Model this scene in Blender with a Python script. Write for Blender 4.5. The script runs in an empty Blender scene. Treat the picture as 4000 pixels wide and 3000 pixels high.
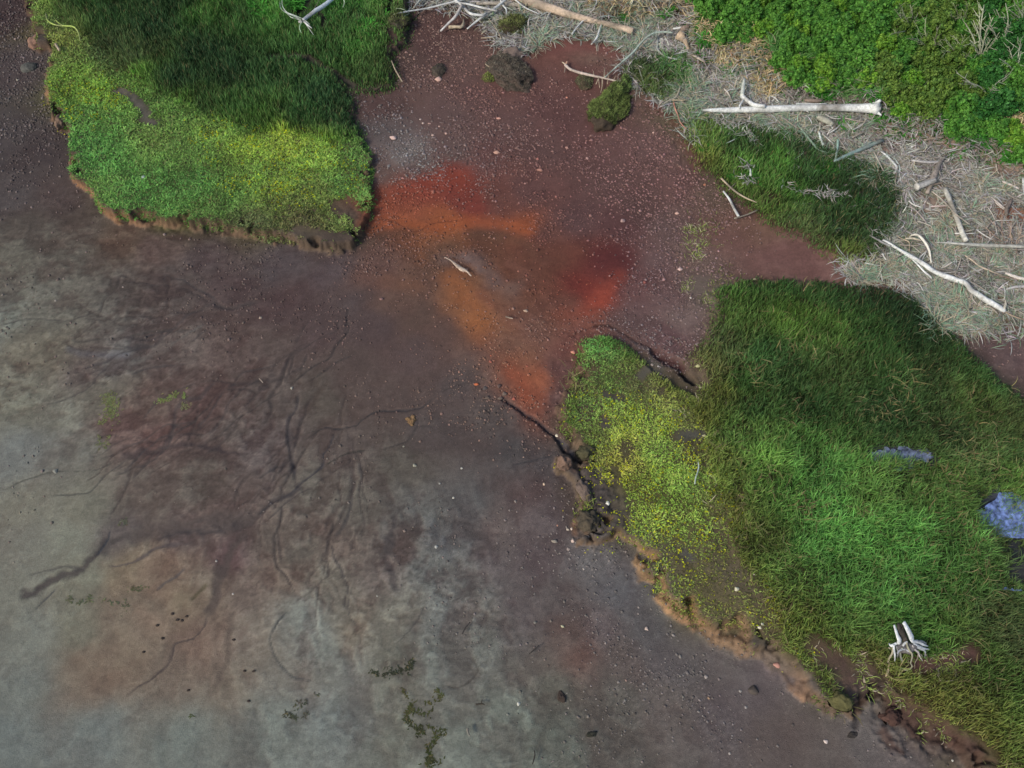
import bpy, math, random
import numpy as np
from mathutils import Vector, noise as mnoise

random.seed(7)
rng = np.random.default_rng(11)
SC = bpy.context.scene
COL = SC.collection

# ------------------------------------------------------------------ camera
CAM_H, TILT, HFOV = 21.65, math.radians(30), math.radians(65)
cam_d = bpy.data.cameras.new('camera'); cam = bpy.data.objects.new('camera', cam_d); COL.objects.link(cam)
cam.location = (0, 0, CAM_H); cam.rotation_euler = (TILT, 0, 0)
cam_d.sensor_fit = 'HORIZONTAL'; cam_d.sensor_width = 36
cam_d.lens = 18 / math.tan(HFOV / 2)
cam_d.clip_start = 0.1; cam_d.clip_end = 2000
SC.camera = cam

# ------------------------------------------------------------------ light
SUN_EL, SUN_DIR = math.radians(38), np.array([-0.80, -0.60])       # where the sun stands: low to the left and near side
world = bpy.data.worlds.new('World'); SC.world = world; world.use_nodes = True
wn = world.node_tree.nodes; wl = world.node_tree.links
sky = wn.new('ShaderNodeTexSky'); sky.sky_type = 'NISHITA'; sky.sun_disc = False
sky.sun_elevation = SUN_EL; sky.sun_rotation = math.atan2(SUN_DIR[0], SUN_DIR[1])
sky.air_density = 1.0; sky.dust_density = 3.0; sky.ozone_density = 1.0
wn['Background'].inputs['Strength'].default_value = 0.15
wl.new(sky.outputs[0], wn['Background'].inputs[0])
sun_d = bpy.data.lights.new('sun', 'SUN'); sun = bpy.data.objects.new('sun', sun_d); COL.objects.link(sun)
sun_d.energy = 2.0; sun_d.angle = math.radians(8); sun_d.color = (1.0, 0.9, 0.78)
sv_ = Vector((SUN_DIR[0] * math.cos(SUN_EL), SUN_DIR[1] * math.cos(SUN_EL), math.sin(SUN_EL)))
sun.rotation_euler = sv_.to_track_quat('Z', 'Y').to_euler(); sun.location = sv_ * 60
SC.view_settings.view_transform = 'Standard'; SC.view_settings.look = 'None'
SC.view_settings.exposure = 0.0; SC.view_settings.gamma = 1.0
L_RGB = np.array([1.13, 1.10, 1.17])    # what a flat white ground returns under this light (measured)

def lin(c):
    c = np.asarray(c, float) / 255.0
    return np.where(c <= 0.04045, c / 12.92, ((c + 0.055) / 1.055) ** 2.4)
def alb(c):
    return np.clip(lin(c) / L_RGB, 0.002, 0.9)

# ------------------------------------------------------------------ survey: ground points measured off the picture
TW = math.tan(HFOV / 2)
def ray(u, v):
    u = np.asarray(u, float); v = np.asarray(v, float)
    sx = (u / 2212.0 * 2 - 1) * TW; sy = -(v / 1659.0 * 2 - 1) * TW * 0.75
    return sx, sy * math.cos(TILT) + math.sin(TILT), sy * math.sin(TILT) - math.cos(TILT)
def Gz(u, v, z=0.0):
    dx, dy, dz = ray(u, v)
    t = (z - CAM_H) / dz
    return np.stack([dx * t, dy * t], -1)
FR = {'D': (0, 0, 1.0), 'r5': (553, 0, .2), 'r6': (995.4, 0, .2), 'r7': (1437.8, 110.6, .225), 'r8': (1824.9, 387.1, .2),
      'o': (746.6, 331.8, .3667), 'p': (1161.3, 829.5, .2333), 's': (1880.2, 1299.6, .1), 'n': (1216.6, 691.3, .15)}
for c in range(4):
    for r in range(3):
        FR['t%d%d' % (c, r)] = (553 * c, 553 * r, .3333)
def fr(f, pts):
    a = FR[f]; p = np.asarray(pts, float)[:, :2]
    return p * a[2] + np.array(a[:2])

# ------------------------------------------------------------------ noise
_lat = rng.random((256, 256))
def vnoise(x, y, s=0):
    x = np.asarray(x) + s * 17.31; y = np.asarray(y) + s * 9.77
    xi = np.floor(x).astype(int); yi = np.floor(y).astype(int); fx = x - xi; fy = y - yi
    fx = fx * fx * (3 - 2 * fx); fy = fy * fy * (3 - 2 * fy)
    x0 = xi & 255; x1 = (xi + 1) & 255; y0 = yi & 255; y1 = (yi + 1) & 255
    a = _lat[x0, y0] * (1 - fx) + _lat[x1, y0] * fx
    b = _lat[x0, y1] * (1 - fx) + _lat[x1, y1] * fx
    return (a * (1 - fy) + b * fy) * 2 - 1
def fbm(x, y, o=4, s=0, g=0.5):
    a = 1.0; t = 0; n = 0
    for i in range(o):
        t = t + a * vnoise(x * 2 ** i, y * 2 ** i, s + i * 3); n += a; a *= g
    return t / n
def sst(a, b, x):
    t = np.clip((x - a) / (b - a), 0, 1); return t * t * (3 - 2 * t)

# ------------------------------------------------------------------ coarse rasters over the site
CX0, CY0, CS = -27.0, -3.0, 0.1
CNX, CNY = 541, 411
gx = CX0 + CS * np.arange(CNX); gy = CY0 + CS * np.arange(CNY)
CXg, CYg = np.meshgrid(gx, gy, indexing='ij')
CP = np.stack([CXg.ravel(), CYg.ravel()], -1)
def samp(R, x, y):
    fx = np.clip((np.asarray(x) - CX0) / CS, 0, CNX - 1.001); fy = np.clip((np.asarray(y) - CY0) / CS, 0, CNY - 1.001)
    i = fx.astype(int); j = fy.astype(int); fx = fx - i; fy = fy - j
    if R.ndim == 3: fx = fx[..., None]; fy = fy[..., None]
    return (R[i, j] * (1 - fx) + R[i + 1, j] * fx) * (1 - fy) + (R[i, j + 1] * (1 - fx) + R[i + 1, j + 1] * fx) * fy
def idw(pts, vals, p=3.0, soft=0.25, sub=2):
    """smooth interpolation of surveyed values"""
    pts = np.asarray(pts, float); vals = np.asarray(vals, float)
    q = np.stack([CXg[::sub, ::sub].ravel(), CYg[::sub, ::sub].ravel()], -1)
    out = np.zeros((len(q),) + vals.shape[1:])
    for k in range(0, len(q), 20000):
        d2 = ((q[k:k + 20000, None, :] - pts[None]) ** 2).sum(-1) + soft * soft
        w = d2 ** (-p / 2); w /= w.sum(1, keepdims=True)
        out[k:k + 20000] = w @ vals
    n0 = (CNX + sub - 1) // sub; n1 = (CNY + sub - 1) // sub
    R = out.reshape((n0, n1) + vals.shape[1:])
    if sub == 1: return R
    ii = np.arange(CNX) / sub; jj = np.arange(CNY) / sub
    i0 = np.minimum(ii.astype(int), n0 - 2); j0 = np.minimum(jj.astype(int), n1 - 2)
    fi = (ii - i0)[:, None]; fj = (jj - j0)[None]
    if R.ndim == 3: fi = fi[..., None]; fj = fj[..., None]
    A = R[i0][:, j0] * (1 - fi) + R[i0 + 1][:, j0] * fi
    B = R[i0][:, j0 + 1] * (1 - fi) + R[i0 + 1][:, j0 + 1] * fi
    return A * (1 - fj) + B * fj
def sdf(poly, P=None):
    """signed distance to a polygon in metres, positive inside"""
    P = CP if P is None else P
    poly = np.asarray(poly, float); n = len(poly)
    d2 = np.full(len(P), 1e9); inside = np.zeros(len(P), bool)
    for i in range(n):
        a = poly[i]; b = poly[(i + 1) % n]; e = b - a; w = P - a
        t = np.clip((w @ e) / max(e @ e, 1e-9), 0, 1)
        dd = w - t[:, None] * e; d2 = np.minimum(d2, (dd ** 2).sum(1))
        c = ((a[1] > P[:, 1]) != (b[1] > P[:, 1])) & (P[:, 0] < (b[0] - a[0]) * (P[:, 1] - a[1]) / (b[1] - a[1] + 1e-12) + a[0])
        inside ^= c
    d = np.sqrt(d2)
    return np.where(inside, d, -d)
def sdR(f, pts, z=0.0):
    q = fr(f, pts); w = Gz(q[:, 0], q[:, 1], z)
    return sdf(w).reshape(CNX, CNY)
def linedist(P, line):
    d2 = np.full(len(P), 1e9); tt = np.zeros(len(P)); n = len(line) - 1
    for i in range(n):
        a = line[i]; e = line[i + 1] - a; w = P - a
        t = np.clip((w @ e) / max(e @ e, 1e-9), 0, 1)
        dd = ((w - t[:, None] * e) ** 2).sum(1); m = dd < d2
        d2 = np.where(m, dd, d2); tt = np.where(m, (i + t) / n, tt)
    return np.sqrt(d2), tt
def sm_line(p, k=4):
    """Catmull-Rom through points"""
    p = np.asarray(p, float)
    if len(p) < 3: 
        return np.array([p[0] + (p[-1] - p[0]) * t for t in np.linspace(0, 1, k + 1)])
    q = np.vstack([2 * p[0] - p[1], p, 2 * p[-1] - p[-2]]); out = []
    for i in range(1, len(q) - 2):
        for j in range(k):
            t = j / k; a, b, c, d = q[i - 1], q[i], q[i + 1], q[i + 2]
            out.append(0.5 * ((2 * b) + (c - a) * t + (2 * a - 5 * b + 4 * c - d) * t * t + (3 * b - a - 3 * c + d) * t ** 3))
    out.append(p[-1]); return np.array(out)

# ------------------------------------------------------------------ outlines (surveyed)
LEFT = [(40,-160),(52,0),(66,30),(60,45),(78,62),(74,92),(92,98),(108,92),(112,108),(106,132),(106,158),(98,176),(104,190),(112,235),(126,262),(152,278),
        (150,300),(146,335),(152,372),(176,392),(196,420),(222,448),(252,464),(286,468),(340,472),(400,478),(470,488),(540,500),(600,512),(660,520),
        (720,530),(768,520),(782,486),(800,462),(806,430),(798,400),(803,360),(800,322),(778,292),(768,250),(764,215),(745,195),(735,175),(765,185),(810,190),(845,178),
        (850,140),(842,100),(872,84),(884,50),(880,20),(870,-60),(860,-160)]
RIGHT = [(1258,738),(1296,724),(1328,722),(1352,742),(1392,772),(1420,800),(1448,818),(1470,836),(1500,850),(1530,820),(1520,790),(1500,765),(1522,742),
         (1540,700),(1548,650),(1545,622),(1600,602),(1680,598),(1760,604),(1830,614),(1900,622),(1965,640),(2005,668),(2045,715),(2095,762),(2150,812),(2212,868),(2330,960),
         (2400,1400),(2400,1760),(2180,1740),(2122,1650),(2090,1622),(2068,1580),(2020,1550),(1980,1530),(1940,1500),(1900,1480),(1868,1500),(1830,1544),
         (1800,1528),(1760,1500),(1742,1480),(1728,1448),(1716,1428),(1690,1422),(1658,1400),(1624,1394),(1600,1352),(1572,1362),(1532,1346),(1500,1332),(1466,1312),(1432,1278),
         (1408,1248),(1398,1204),(1386,1176),(1346,1156),(1322,1150),(1290,1170),(1254,1160),(1245,1136),(1250,1108),(1258,1066),(1236,1036),(1212,1018),(1202,992),(1226,984),
         (1254,1000),(1270,992),(1262,968),(1240,940),(1222,918),(1216,880),(1232,842),(1240,800),(1250,765)]
SHRUB = [(1500,-200),(1505,20),(1504,66),(1520,104),(1546,88),(1600,92),(1642,116),(1662,140),(1720,176),(1800,186),(1860,180),(1905,205),(1930,245),(1990,256),(2050,276),
         (2110,306),(2150,300),(2170,320),(2260,350),(2500,380),(2500,-200)]
TOPD = [(1270,-120),(1275,-10),(1300,14),(1360,10),(1400,6),(1440,20),(1490,-20),(1500,-120)]
MEADOW = [(1470,230),(1482,290),(1496,330),(1520,372),(1560,402),(1600,440),(1650,480),(1710,505),(1765,540),(1830,575),(1870,575),(1905,555),(1930,520),(1952,470),(1952,425),
          (1925,380),(1865,350),(1800,325),(1740,295),(1660,278),(1580,262),(1510,245)]
WRACK = [(860,-60),(880,10),(1000,30),(1060,70),(1080,100),(1120,115),(1180,90),(1240,80),(1290,95),(1330,90),(1360,120),(1340,180),(1400,200),(1440,225),(1470,240),(1500,300),(1600,320),
         (1760,380),(1880,470),(1870,560),(1820,585),(1860,610),(1960,625),(2020,690),(2080,725),(2150,740),(2300,700),(2300,330),(1500,-60)]
MID = [(1362,140),(1350,165),(1376,185),(1400,205),(1432,215),(1470,206),(1484,170),(1478,135),(1440,128),(1400,130)]

ZT = 0.38
sdL = sdR('D', LEFT, ZT); sdRt = sdR('D', RIGHT, ZT * 0.9); sdS = sdR('D', SHRUB, 1.0); sdT = sdR('D', TOPD, 0.8)
sdM = sdR('D', MEADOW, 0.15); sdW = sdR('D', WRACK, 0.2); sdMid = sdR('D', MID, 0.15)
sdMarsh = np.maximum(sdL, sdRt)

def ctrl(rows):
    a = np.array([r[:2] for r in rows], float); v = np.array([r[2] if not np.isscalar(r[2]) else (r[2],) for r in rows], float)
    return Gz(a[:, 0], a[:, 1]), v
# height of the marsh terrace and width of the slope at its foot, along its edge
bh = [(60,60,.45,.30),(90,200,.45,.5),(150,300,.45,.35),(150,350,.42,.2),(240,470,.42,.35),(400,490,.4,.3),(600,520,.4,.3),(740,540,.36,.3),(790,480,.32,.15),(805,350,.25,.12),
      (775,240,.16,.2),(740,190,.1,.3),(840,160,.2,.2),(880,60,.3,.2),
      (1260,740,.22,.12),(1330,722,.16,.1),(1400,775,.14,.15),(1480,840,.16,.12),(1500,770,.12,.2),(1545,680,.06,.5),(1600,600,.08,.4),(1800,610,.12,.3),(2000,670,.15,.3),(2200,860,.12,.4),
      (1245,820,.28,.2),(1215,900,.34,.35),(1215,1000,.3,.25),(1250,1080,.32,.2),(1280,1160,.36,.2),(1340,1150,.42,.35),(1390,1210,.45,.5),(1430,1280,.48,.6),(1520,1345,.48,.65),(1600,1380,.45,.8),
      (1660,1400,.42,.9),(1730,1460,.38,.8),(1800,1530,.35,.4),(1830,1544,.3,.25),(1900,1480,.2,.3),(1980,1530,.22,.5),(2070,1590,.3,.45),(2130,1650,.35,.4)]
bp, bv = ctrl([(r[0], r[1], (r[2], r[3] * .72)) for r in bh])
BH = idw(bp, bv, 3.0, .5)
# broad lie of the land (beach climbs towards the shrubs)
P_, V_ = ctrl([(0,0,0.),(0,800,0.),(0,1650,-.05),(500,1650,-.05),(1200,1650,0.),(1000,1200,0.),(700,700,0.),(1000,500,.02),(1000,250,.05),(900,100,.08),(1200,200,.08),(1350,300,.08),(1450,500,.05),(1300,600,.02),
    (1600,550,.08),(1750,575,.12),(1450,250,.15),(1400,100,.3),(1200,40,.3),(1000,10,.3),(700,20,.12),(1600,350,.2),(1800,450,.22),(1750,250,.4),(2000,400,.45),(2200,500,.45),(1900,600,.25),(2100,700,.25),(2212,800,.22),
    (1500,20,.6),(1800,100,.8),(2200,200,.9),(2200,330,.6),(1700,900,.06),(2000,1100,.06),(2200,1300,.05),(1800,1400,.05),(1400,1000,.0),(2200,1650,.0),(300,300,.0),(450,100,.05),(1700,1659,0.),(1500,150,.35)])
HB = idw(P_, V_, 3.0, 1.2)[..., 0]

# ------------------------------------------------------------------ rills, channels, pools: (frame, points, width px of frame, depth m, colour or None, alpha)
DK = (66, 61, 62)
RILLS = [
 ('t31', [(1420,1660),(1540,1740),(1600,1900),(1590,2180)], 340, .24, (62,66,74), .8), ('t31', [(680,1310),(850,1310),(1000,1350)], 110, .10, (62,66,72), .8),
 ('t11', [(600,300),(590,400),(600,480),(520,590),(480,660),(380,710),(290,780),(220,840)], 15, .04, DK, .6),
 ('t11', [(270,880),(265,980),(220,1080),(205,1200),(240,1350),(265,1480)], 30, .05, (68,64,68), .6),
 ('t11', [(1170,910),(1080,980),(960,1005),(800,1005),(700,1060),(640,1105),(540,1125),(430,1120),(330,1190)], 22, .06, (62,60,64), .75),
 ('t11', [(510,1140),(480,1230),(440,1300),(430,1370),(300,1470),(150,1580),(0,1680)], 24, .05, (66,64,70), .7),
 ('t11', [(720,1260),(600,1280),(450,1360)], 12, .04, (62,60,58), .7),
 ('t11', [(220,650),(190,740),(150,860)], 10, .03, DK, .5), ('t11', [(240,650),(230,720),(180,830)], 12, .03, DK, .5),
 ('t11', [(330,640),(290,750)], 10, .03, DK, .5), ('t11', [(540,480),(400,540),(230,650)], 9, .02, DK, .4),
 ('t11', [(540,480),(530,400),(545,390)], 9, .03, DK, .5),
 ('t11', [(250,590),(320,450),(400,390)], 8, .02, DK, .3), ('t11', [(640,640),(520,690),(430,760),(350,810)], 12, .03, DK, .45),
 ('t11', [(180,870),(60,940),(0,990),(-120,1060),(-260,1200)], 16, .03, DK, .5),
 ('t11', [(1160,1110),(1050,1110),(980,1200),(800,1260)], 8, .025, DK, .5), ('t11', [(1050,1110),(1045,1060)], 8, .02, DK, .5),
 ('t11', [(1500,800),(1350,830),(1180,890)], 8, .02, DK, .35),
 ('t11', [(430,1120),(250,1180),(140,1230)], 10, .02, DK, .4),
 ('t12', [(170,-120),(165,60),(125,160),(130,330),(200,420),(260,540)], 14, .035, DK, .55),
 ('t12', [(210,650),(120,740),(90,830),(140,960),(240,1060),(380,1090)], 14, .03, (78,80,82), .5),
 ('t12', [(200,650),(150,700),(100,790)], 22, .03, (66,68,72), .6),
 ('t12', [(620,480),(600,640),(650,740)], 14, .02, (80,76,76), .5), ('t12', [(1100,600),(1020,740),(900,870)], 26, .02, (78,76,76), .5),
 ('t12', [(880,0),(860,300),(900,560)], 90, .02, (72,66,68), .5), ('t12', [(560,330),(380,500),(250,600)], 30, .02, (84,76,74), .4),
 ('t12', [(1390,930),(1440,1030),(1340,1130),(1230,1130)], 18, .03, (76,72,68), .55),
 ('t02', [(1700,20),(1400,40),(1200,70),(1000,90),(850,130)], 150, .03, (86,77,75), .55),
 ('t02', [(110,535),(190,540),(300,480)], 100, .02, (80,74,73), .7), ('t02', [(1650,60),(1300,110),(1000,140),(800,200)], 120, .02, (86,77,75), .45), ('t11', [(300,1470),(150,1580),(0,1690)], 60, .02, (72,67,70), .6),
 ('t02', [(1000,180),(1200,130),(1500,110)], 60, .02, (72,66,68), .5), ('t12', [(0,0),(-60,60),(-160,100)], 120, .02, (80,71,70), .45), ('t11', [(230,1000),(215,1200),(235,1400)], 50, .02, (70,64,66), .4),
 ('t02', [(850,130),(700,190),(640,280),(520,380),(330,450),(170,550)], 74, .04, (80,74,73), .75),
 ('t02', [(720,120),(690,190),(620,290)], 20, .04, (62,64,72), .8),
 ('t02', [(1659,120),(1500,250),(1430,420),(1390,560),(1330,680)], 110, .02, (84,74,72), .6),
 ('t02', [(1340,660),(1320,740),(1250,820),(1130,850),(1100,950),(1010,1060),(930,1110),(800,1200)], 28, .03, (84,74,72), .7),
 ('t02', [(1500,650),(1480,800),(1440,1000),(1380,1160)], 60, .01, (98,86,80), .5),
 ('t02', [(370,490),(280,570),(220,630)], 16, .03, (76,76,80), .7), ('t02', [(1340,470),(1230,560)], 40, .02, (88,80,62), .6),
 ('t02', [(180,410),(400,360),(560,370)], 30, .02, (88,84,82), .6), ('t02', [(1200,200),(1000,250),(850,330),(700,350)], 45, .02, (86,78,80), .6),
 ('t02', [(1200,360),(1100,450),(1000,500)], 40, .02, (90,84,84), .6),
 ('t01', [(1650,1300),(1300,1230),(1000,1260),(760,1320)], 60, .03, (70,60,62), .55), ('t01', [(760,1320),(600,1390),(350,1400),(180,1450),(0,1520)], 22, .02, (80,78,74), .6),
 ('t01', [(850,1310),(700,1410),(620,1500),(540,1540),(300,1550)], 16, .02, (78,76,74), .6), ('t01', [(1250,700),(1000,720),(850,770)], 22, .02, (70,66,68), .5),
 ('t01', [(1300,480),(1000,490),(700,540),(400,550)], 26, .02, (76,72,70), .5), ('t01', [(700,330),(450,420),(200,410),(0,460)], 22, .02, (74,70,70), .45),
 ('t01', [(1250,560),(1350,470)], 18, .02, (72,68,70), .5), ('t01', [(1330,450),(1240,500),(1100,580)], 40, -.02, (104,100,98), .4),
 ('t21', [(-60,930),(0,975),(100,1040),(200,1110),(290,1180),(330,1250)], 34, .10, (58,56,62), .8),
 ('t21', [(340,1260),(400,1310),(450,1350)], 34, .12, (60,52,52), .8), ('t21', [(290,1170),(350,1230),(400,1300)], 46, .06, (74,70,76), .7),
 ('t21', [(270,1290),(200,1310),(120,1330),(0,1360)], 10, .03, (64,62,66), .6),
 ('n', [(480,90),(650,90),(800,170),(1000,290),(1200,390),(1300,440)], 40, .05, (66,48,47), .75),
 ('n', [(100,250),(300,150),(480,90)], 20, .03, (90,58,50), .5),
 ('n', [(1350,500),(1500,580),(1640,680)], 200, .16, (74,48,48), .95), ('n', [(1690,760),(1780,830),(1880,905)], 95, .22, (38,36,38), .95),
 ('p', [(380,830),(400,900)], 16, .1, None, 0), ('p', [(480,850),(500,1000),(520,1150),(560,1240),(640,1300)], 18, .06, (62,54,52), .6),
 ('p', [(420,1190),(430,1240)], 16, .08, None, 0), ('p', [(500,1390),(560,1420),(620,1400)], 36, .12, (58,50,48), .6), ('p', [(820,830),(800,930)], 20, .06, (60,54,50), .6),
 ('o', [(740,545),(800,600),(850,650),(870,690)], 14, .03, (88,66,60), .6), ('o', [(430,500),(430,600),(460,660)], 12, .02, (112,74,56), .5),
 ('o', [(120,400),(260,395),(400,460),(520,410),(700,400)], 10, .02, (104,60,46), .6), ('o', [(20,930),(0,1050),(-10,1100)], 12, .02, DK, .4),
 ('t20', [(1200,1010),(1230,1080),(1260,1130)], 18, .06, (66,50,50), .7), ('t20', [(1040,930),(1070,1000),(1100,1100)], 10, .03, (76,54,54), .5),
 ('t10', [(1290,1010),(1360,1030),(1380,1080)], 14, .04, (68,54,54), .7), ('t10', [(640,570),(760,600),(900,580)], 40, .0, (66,54,54), .5),
 ('r5', [(1060,270),(1250,290),(1400,290),(1440,200),(1480,120),(1500,-60)], 40, .22, (40,38,36), .7), ('r5', [(1640,380),(1660,260),(1740,220),(1800,130)], 30, .1, (52,46,46), .7),
 ('r5', [(480,190),(560,60),(620,-60)], 100, .15, (58,52,50), .9), ('r5', [(700,400),(760,330),(690,200),(660,120)], 90, .05, (62,52,50), .8),
 ('r5', [(200,690),(350,650),(500,660),(650,760),(820,820),(950,880),(1060,960)], 90, .1, (66,60,58), .8),
 ('r6', [(430,620),(480,560),(600,510),(700,490)], 30, .1, (40,36,36), .8), ('t32', [(540,1260),(580,1350),(560,1420)], 60, .06, (58,54,56), .6),
 ('t32', [(700,1120),(620,1220),(560,1290)], 90, .12, (58,46,44), .8),
 ('t32', [(720,1420),(800,1520),(900,1600)], 100, .0, (92,72,66), .6), ('t32', [(720,1250),(900,1350),(1000,1450),(1250,1480),(1380,1600)], 150, .06, (82,62,56), .7),
]
def rivulets():
    r = random.Random(5); out = []
    ap = (840., 600.)
    def go(u, v, ang, w, n, lvl):
        pts = [(u, v)]
        for i in range(n):
            a0 = math.atan2(v - ap[1], u - ap[0]); ang = ang * .72 + a0 * .28 + r.gauss(0, .25)
            L = r.uniform(18, 34); u += math.cos(ang) * L; v += math.sin(ang) * L
            pts.append((u, v))
            if lvl < 2 and r.random() < .3: go(u, v, ang + r.choice((-1, 1)) * r.uniform(.4, .9), w * .65, r.randint(3, 6), lvl + 1)
            if v > 1520 or u < 10 or (v < 600 + (700 - u) * -.08 and u < 700 and v < 570): break
        if len(pts) > 2: out.append(('D', pts, w, .03, r.choice(((70, 62, 62), (74, 66, 66), (78, 66, 64), (72, 68, 70))), r.uniform(.3, .55)))
    for k in range(15):
        t = r.random(); th_ = math.radians(97 + 82 * t); d = r.uniform(170, 520)
        u = ap[0] + math.cos(th_) * d; v = ap[1] + math.sin(th_) * d * .95
        go(u, v, th_, r.uniform(5, 20) * (1.2 if d < 330 else 1), r.randint(5, 10), 0)
    return out
RILLS += rivulets()
PATCH = [  # colour patches on the mud: iron stain, silt, peat, painted sky blue at the pools
 ('o', [(230,300),(450,230),(640,190)], 190, (126,64,52), .85), ('o', [(660,220),(760,330)], 140, (116,54,46), .6), ('o', [(200,340),(320,330),(420,360)], 120, (146,82,62), .75),
 ('o', [(140,450),(300,400),(500,440),(700,400),(900,420),(1070,450)], 80, (156,84,52), .85),
 ('o', [(440,470),(430,560),(450,640)], 60, (128,80,56), .7), ('o', [(480,500),(650,470),(700,540)], 60, (136,84,56), .6),
 ('o', [(190,480),(360,480)], 70, (84,58,48), .8), ('o', [(760,480),(900,500),(1050,530),(1100,600)], 80, (84,66,54), .8), ('o', [(560,560),(680,540)], 40, (84,66,56), .6), ('o', [(780,520),(980,620),(1120,720)], 150, (96,62,50), .7), ('o', [(1060,900),(1150,1000),(1080,1150)], 170, (112,80,68), .6), ('o', [(330,220),(520,170),(680,170)], 90, (140,66,50), .5), ('o', [(150,420),(330,360),(560,330)], 70, (150,84,58), .5), ('o', [(1560,800),(1480,880),(1400,940)], 60, (156,72,54), .6),
 ('o', [(600,620),(760,620),(880,760)], 80, (106,92,92), .75), ('o', [(960,650),(1060,720)], 60, (124,84,74), .5), ('o', [(1100,600),(1200,640),(1200,800)], 190, (104,62,50), .7),
 ('o', [(1340,760),(1480,700),(1560,640)], 150, (104,52,48), .8), ('o', [(1500,640),(1640,600)], 130, (84,42,44), .8),
 ('o', [(1430,900),(1520,810),(1610,730)], 90, (138,66,54), .9), ('o', [(1280,950),(1400,930),(1500,950)], 80, (138,76,62), .7), ('o', [(1220,1020),(1380,1000)], 80, (116,76,66), .6),
 ('o', [(620,730),(720,850),(780,950),(800,1060)], 110, (152,94,60), .9), ('o', [(800,820),(860,900)], 50, (136,84,66), .6), ('o', [(830,1100),(900,1200),(960,1260)], 150, (126,80,64), .7),
 ('o', [(960,1280),(1020,1340),(1060,1440)], 90, (152,82,60), .85), ('o', [(250,750),(400,790)], 90, (124,86,68), .6), ('o', [(100,720),(250,780)], 60, (116,84,74), .4),
 ('r6', [(950,560),(1200,560),(1500,570),(1650,640)], 200, (118,76,72), .8), ('t20', [(900,700),(1050,800),(1110,950),(1200,1100)], 90, (116,74,70), .7), ('t20', [(400,330),(620,360)], 120, (118,76,72), .6),
 ('t31', [(1000,0),(1600,30)], 40, (110,84,78), .3), ('t30', [(1450,1420),(1659,1480),(1800,1500)], 170, (150,100,84), .85), ('t30', [(1659,1620),(1750,1640)], 60, (140,92,80), .7),
 ('t31', [(860,190),(600,180),(900,230)], 60, (120,86,78), .7), ('t31', [(1250,560),(1450,600),(1640,720)], 110, (104,84,84), .7),('t31', [(1659,440),(1659,480)], 90, (140,95,78), .6),
 ('t32', [(300,930),(420,1000),(500,1120)], 200, (98,76,72), .85), ('t32', [(560,930),(620,1050)], 90, (116,90,80), .7), ('t32', [(950,1000),(1100,980),(1260,930)], 110, (96,68,68), .9), ('t32', [(1060,1050),(1200,1010)], 60, (118,100,94), .7),
 ('t32', [(0,1000),(150,1060),(240,1160)], 130, (112,100,102), .85),
 ('t32', [(1080,1520),(1200,1560),(1300,1640)], 160, (100,88,88), .8),
 ('t31', [(650,1320),(800,1310),(1000,1350)], 90, (84,92,118), .8), ('t31', [(1330,1650),(1500,1580),(1600,1659)], 90, (76,88,130), .8),  # blue of reflected sky painted into the ground at both pools
 ('t00', [(780,650),(900,700),(950,780),(1020,850)], 90, (104,96,92), .85), ('t21', [(1090,1190),(1220,1180)], 80, (88,88,86), .8), ('t21', [(600,930),(700,960)], 70, (82,80,78), .7), ('t21', [(590,1100),(600,1130)], 60, (86,84,86), .7),
 ('n', [(1250,600),(1400,720),(1200,760),(1100,860)], 130, (96,92,86), .8), ('n', [(1000,330),(1200,440),(1450,560)], 70, (94,84,86), .7), ('t22', [(1100,300),(1120,320)], 90, (90,90,90), .7), ('t22', [(1300,400),(1600,440)], 160, (104,96,84), .5),
 ('t21', [(450,1400),(560,1480),(600,1600)], 200, (84,76,74), .9), ('t22', [(520,60),(640,60)], 200, (82,76,72), .9), ('t11', [(1350,0),(1450,100)], 50, (118,104,106), .4),
 ('p', [(180,700),(260,740),(340,830)], 60, (128,102,90), .8), ('p', [(330,1290),(350,1390)], 50, (136,104,86), .8), ('p', [(410,1130),(410,1170)], 36, (140,112,96), .8),
 ('t12', [(330,230),(240,280)], 130, (94,92,86), .5), ('t12', [(840,40),(830,170)], 50, (104,100,98), .6), ('t12', [(1150,90),(1250,280)], 80, (92,92,96), .5),
 ('t01', [(450,600),(600,640),(820,640)], 50, (94,94,104), .5), ('t02', [(820,600),(900,560),(1040,640)], 90, (114,104,92), .5),
 ('r6', [(540,620),(640,640)], 130, (120,104,100), .85),
]
def rad_m(f, wpx, q):
    """half width in metres for a width given in frame pixels at the picture point q"""
    a = Gz(q[0], q[1]); b = Gz(q[0] + wpx * FR[f][2], q[1])
    return 0.5 * float(np.hypot(*(b - a)))
def prep(f, pts):
    q = fr(f, pts); line = sm_line(Gz(q[:, 0], q[:, 1]), 5)
    return q[len(q) // 2], line

# ------------------------------------------------------------------ the terrain grid
def axis(a, b, step0, step1, far):
    out = [a]; 
    while out[-1] < b:
        t = (out[-1] - a) / (b - a); out.append(out[-1] + step0 + (step1 - step0) * t)
    s = step1; lo = []; hi = []
    x = out[-1]; s = step1
    while x < far[1]: s *= 1.35; x += s; hi.append(x)
    x = a; s = step0
    while x > far[0]: s *= 1.35; x -= s; lo.append(x)
    return np.array(lo[::-1] + out + hi)
XS = axis(-24.0, 24.0, .047, .047, (-160, 160)); YS = axis(0.6, 33.5, .036, .066, (-150, 220))
X, Y = np.meshgrid(XS, YS, indexing='ij'); NX, NY = X.shape

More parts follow.
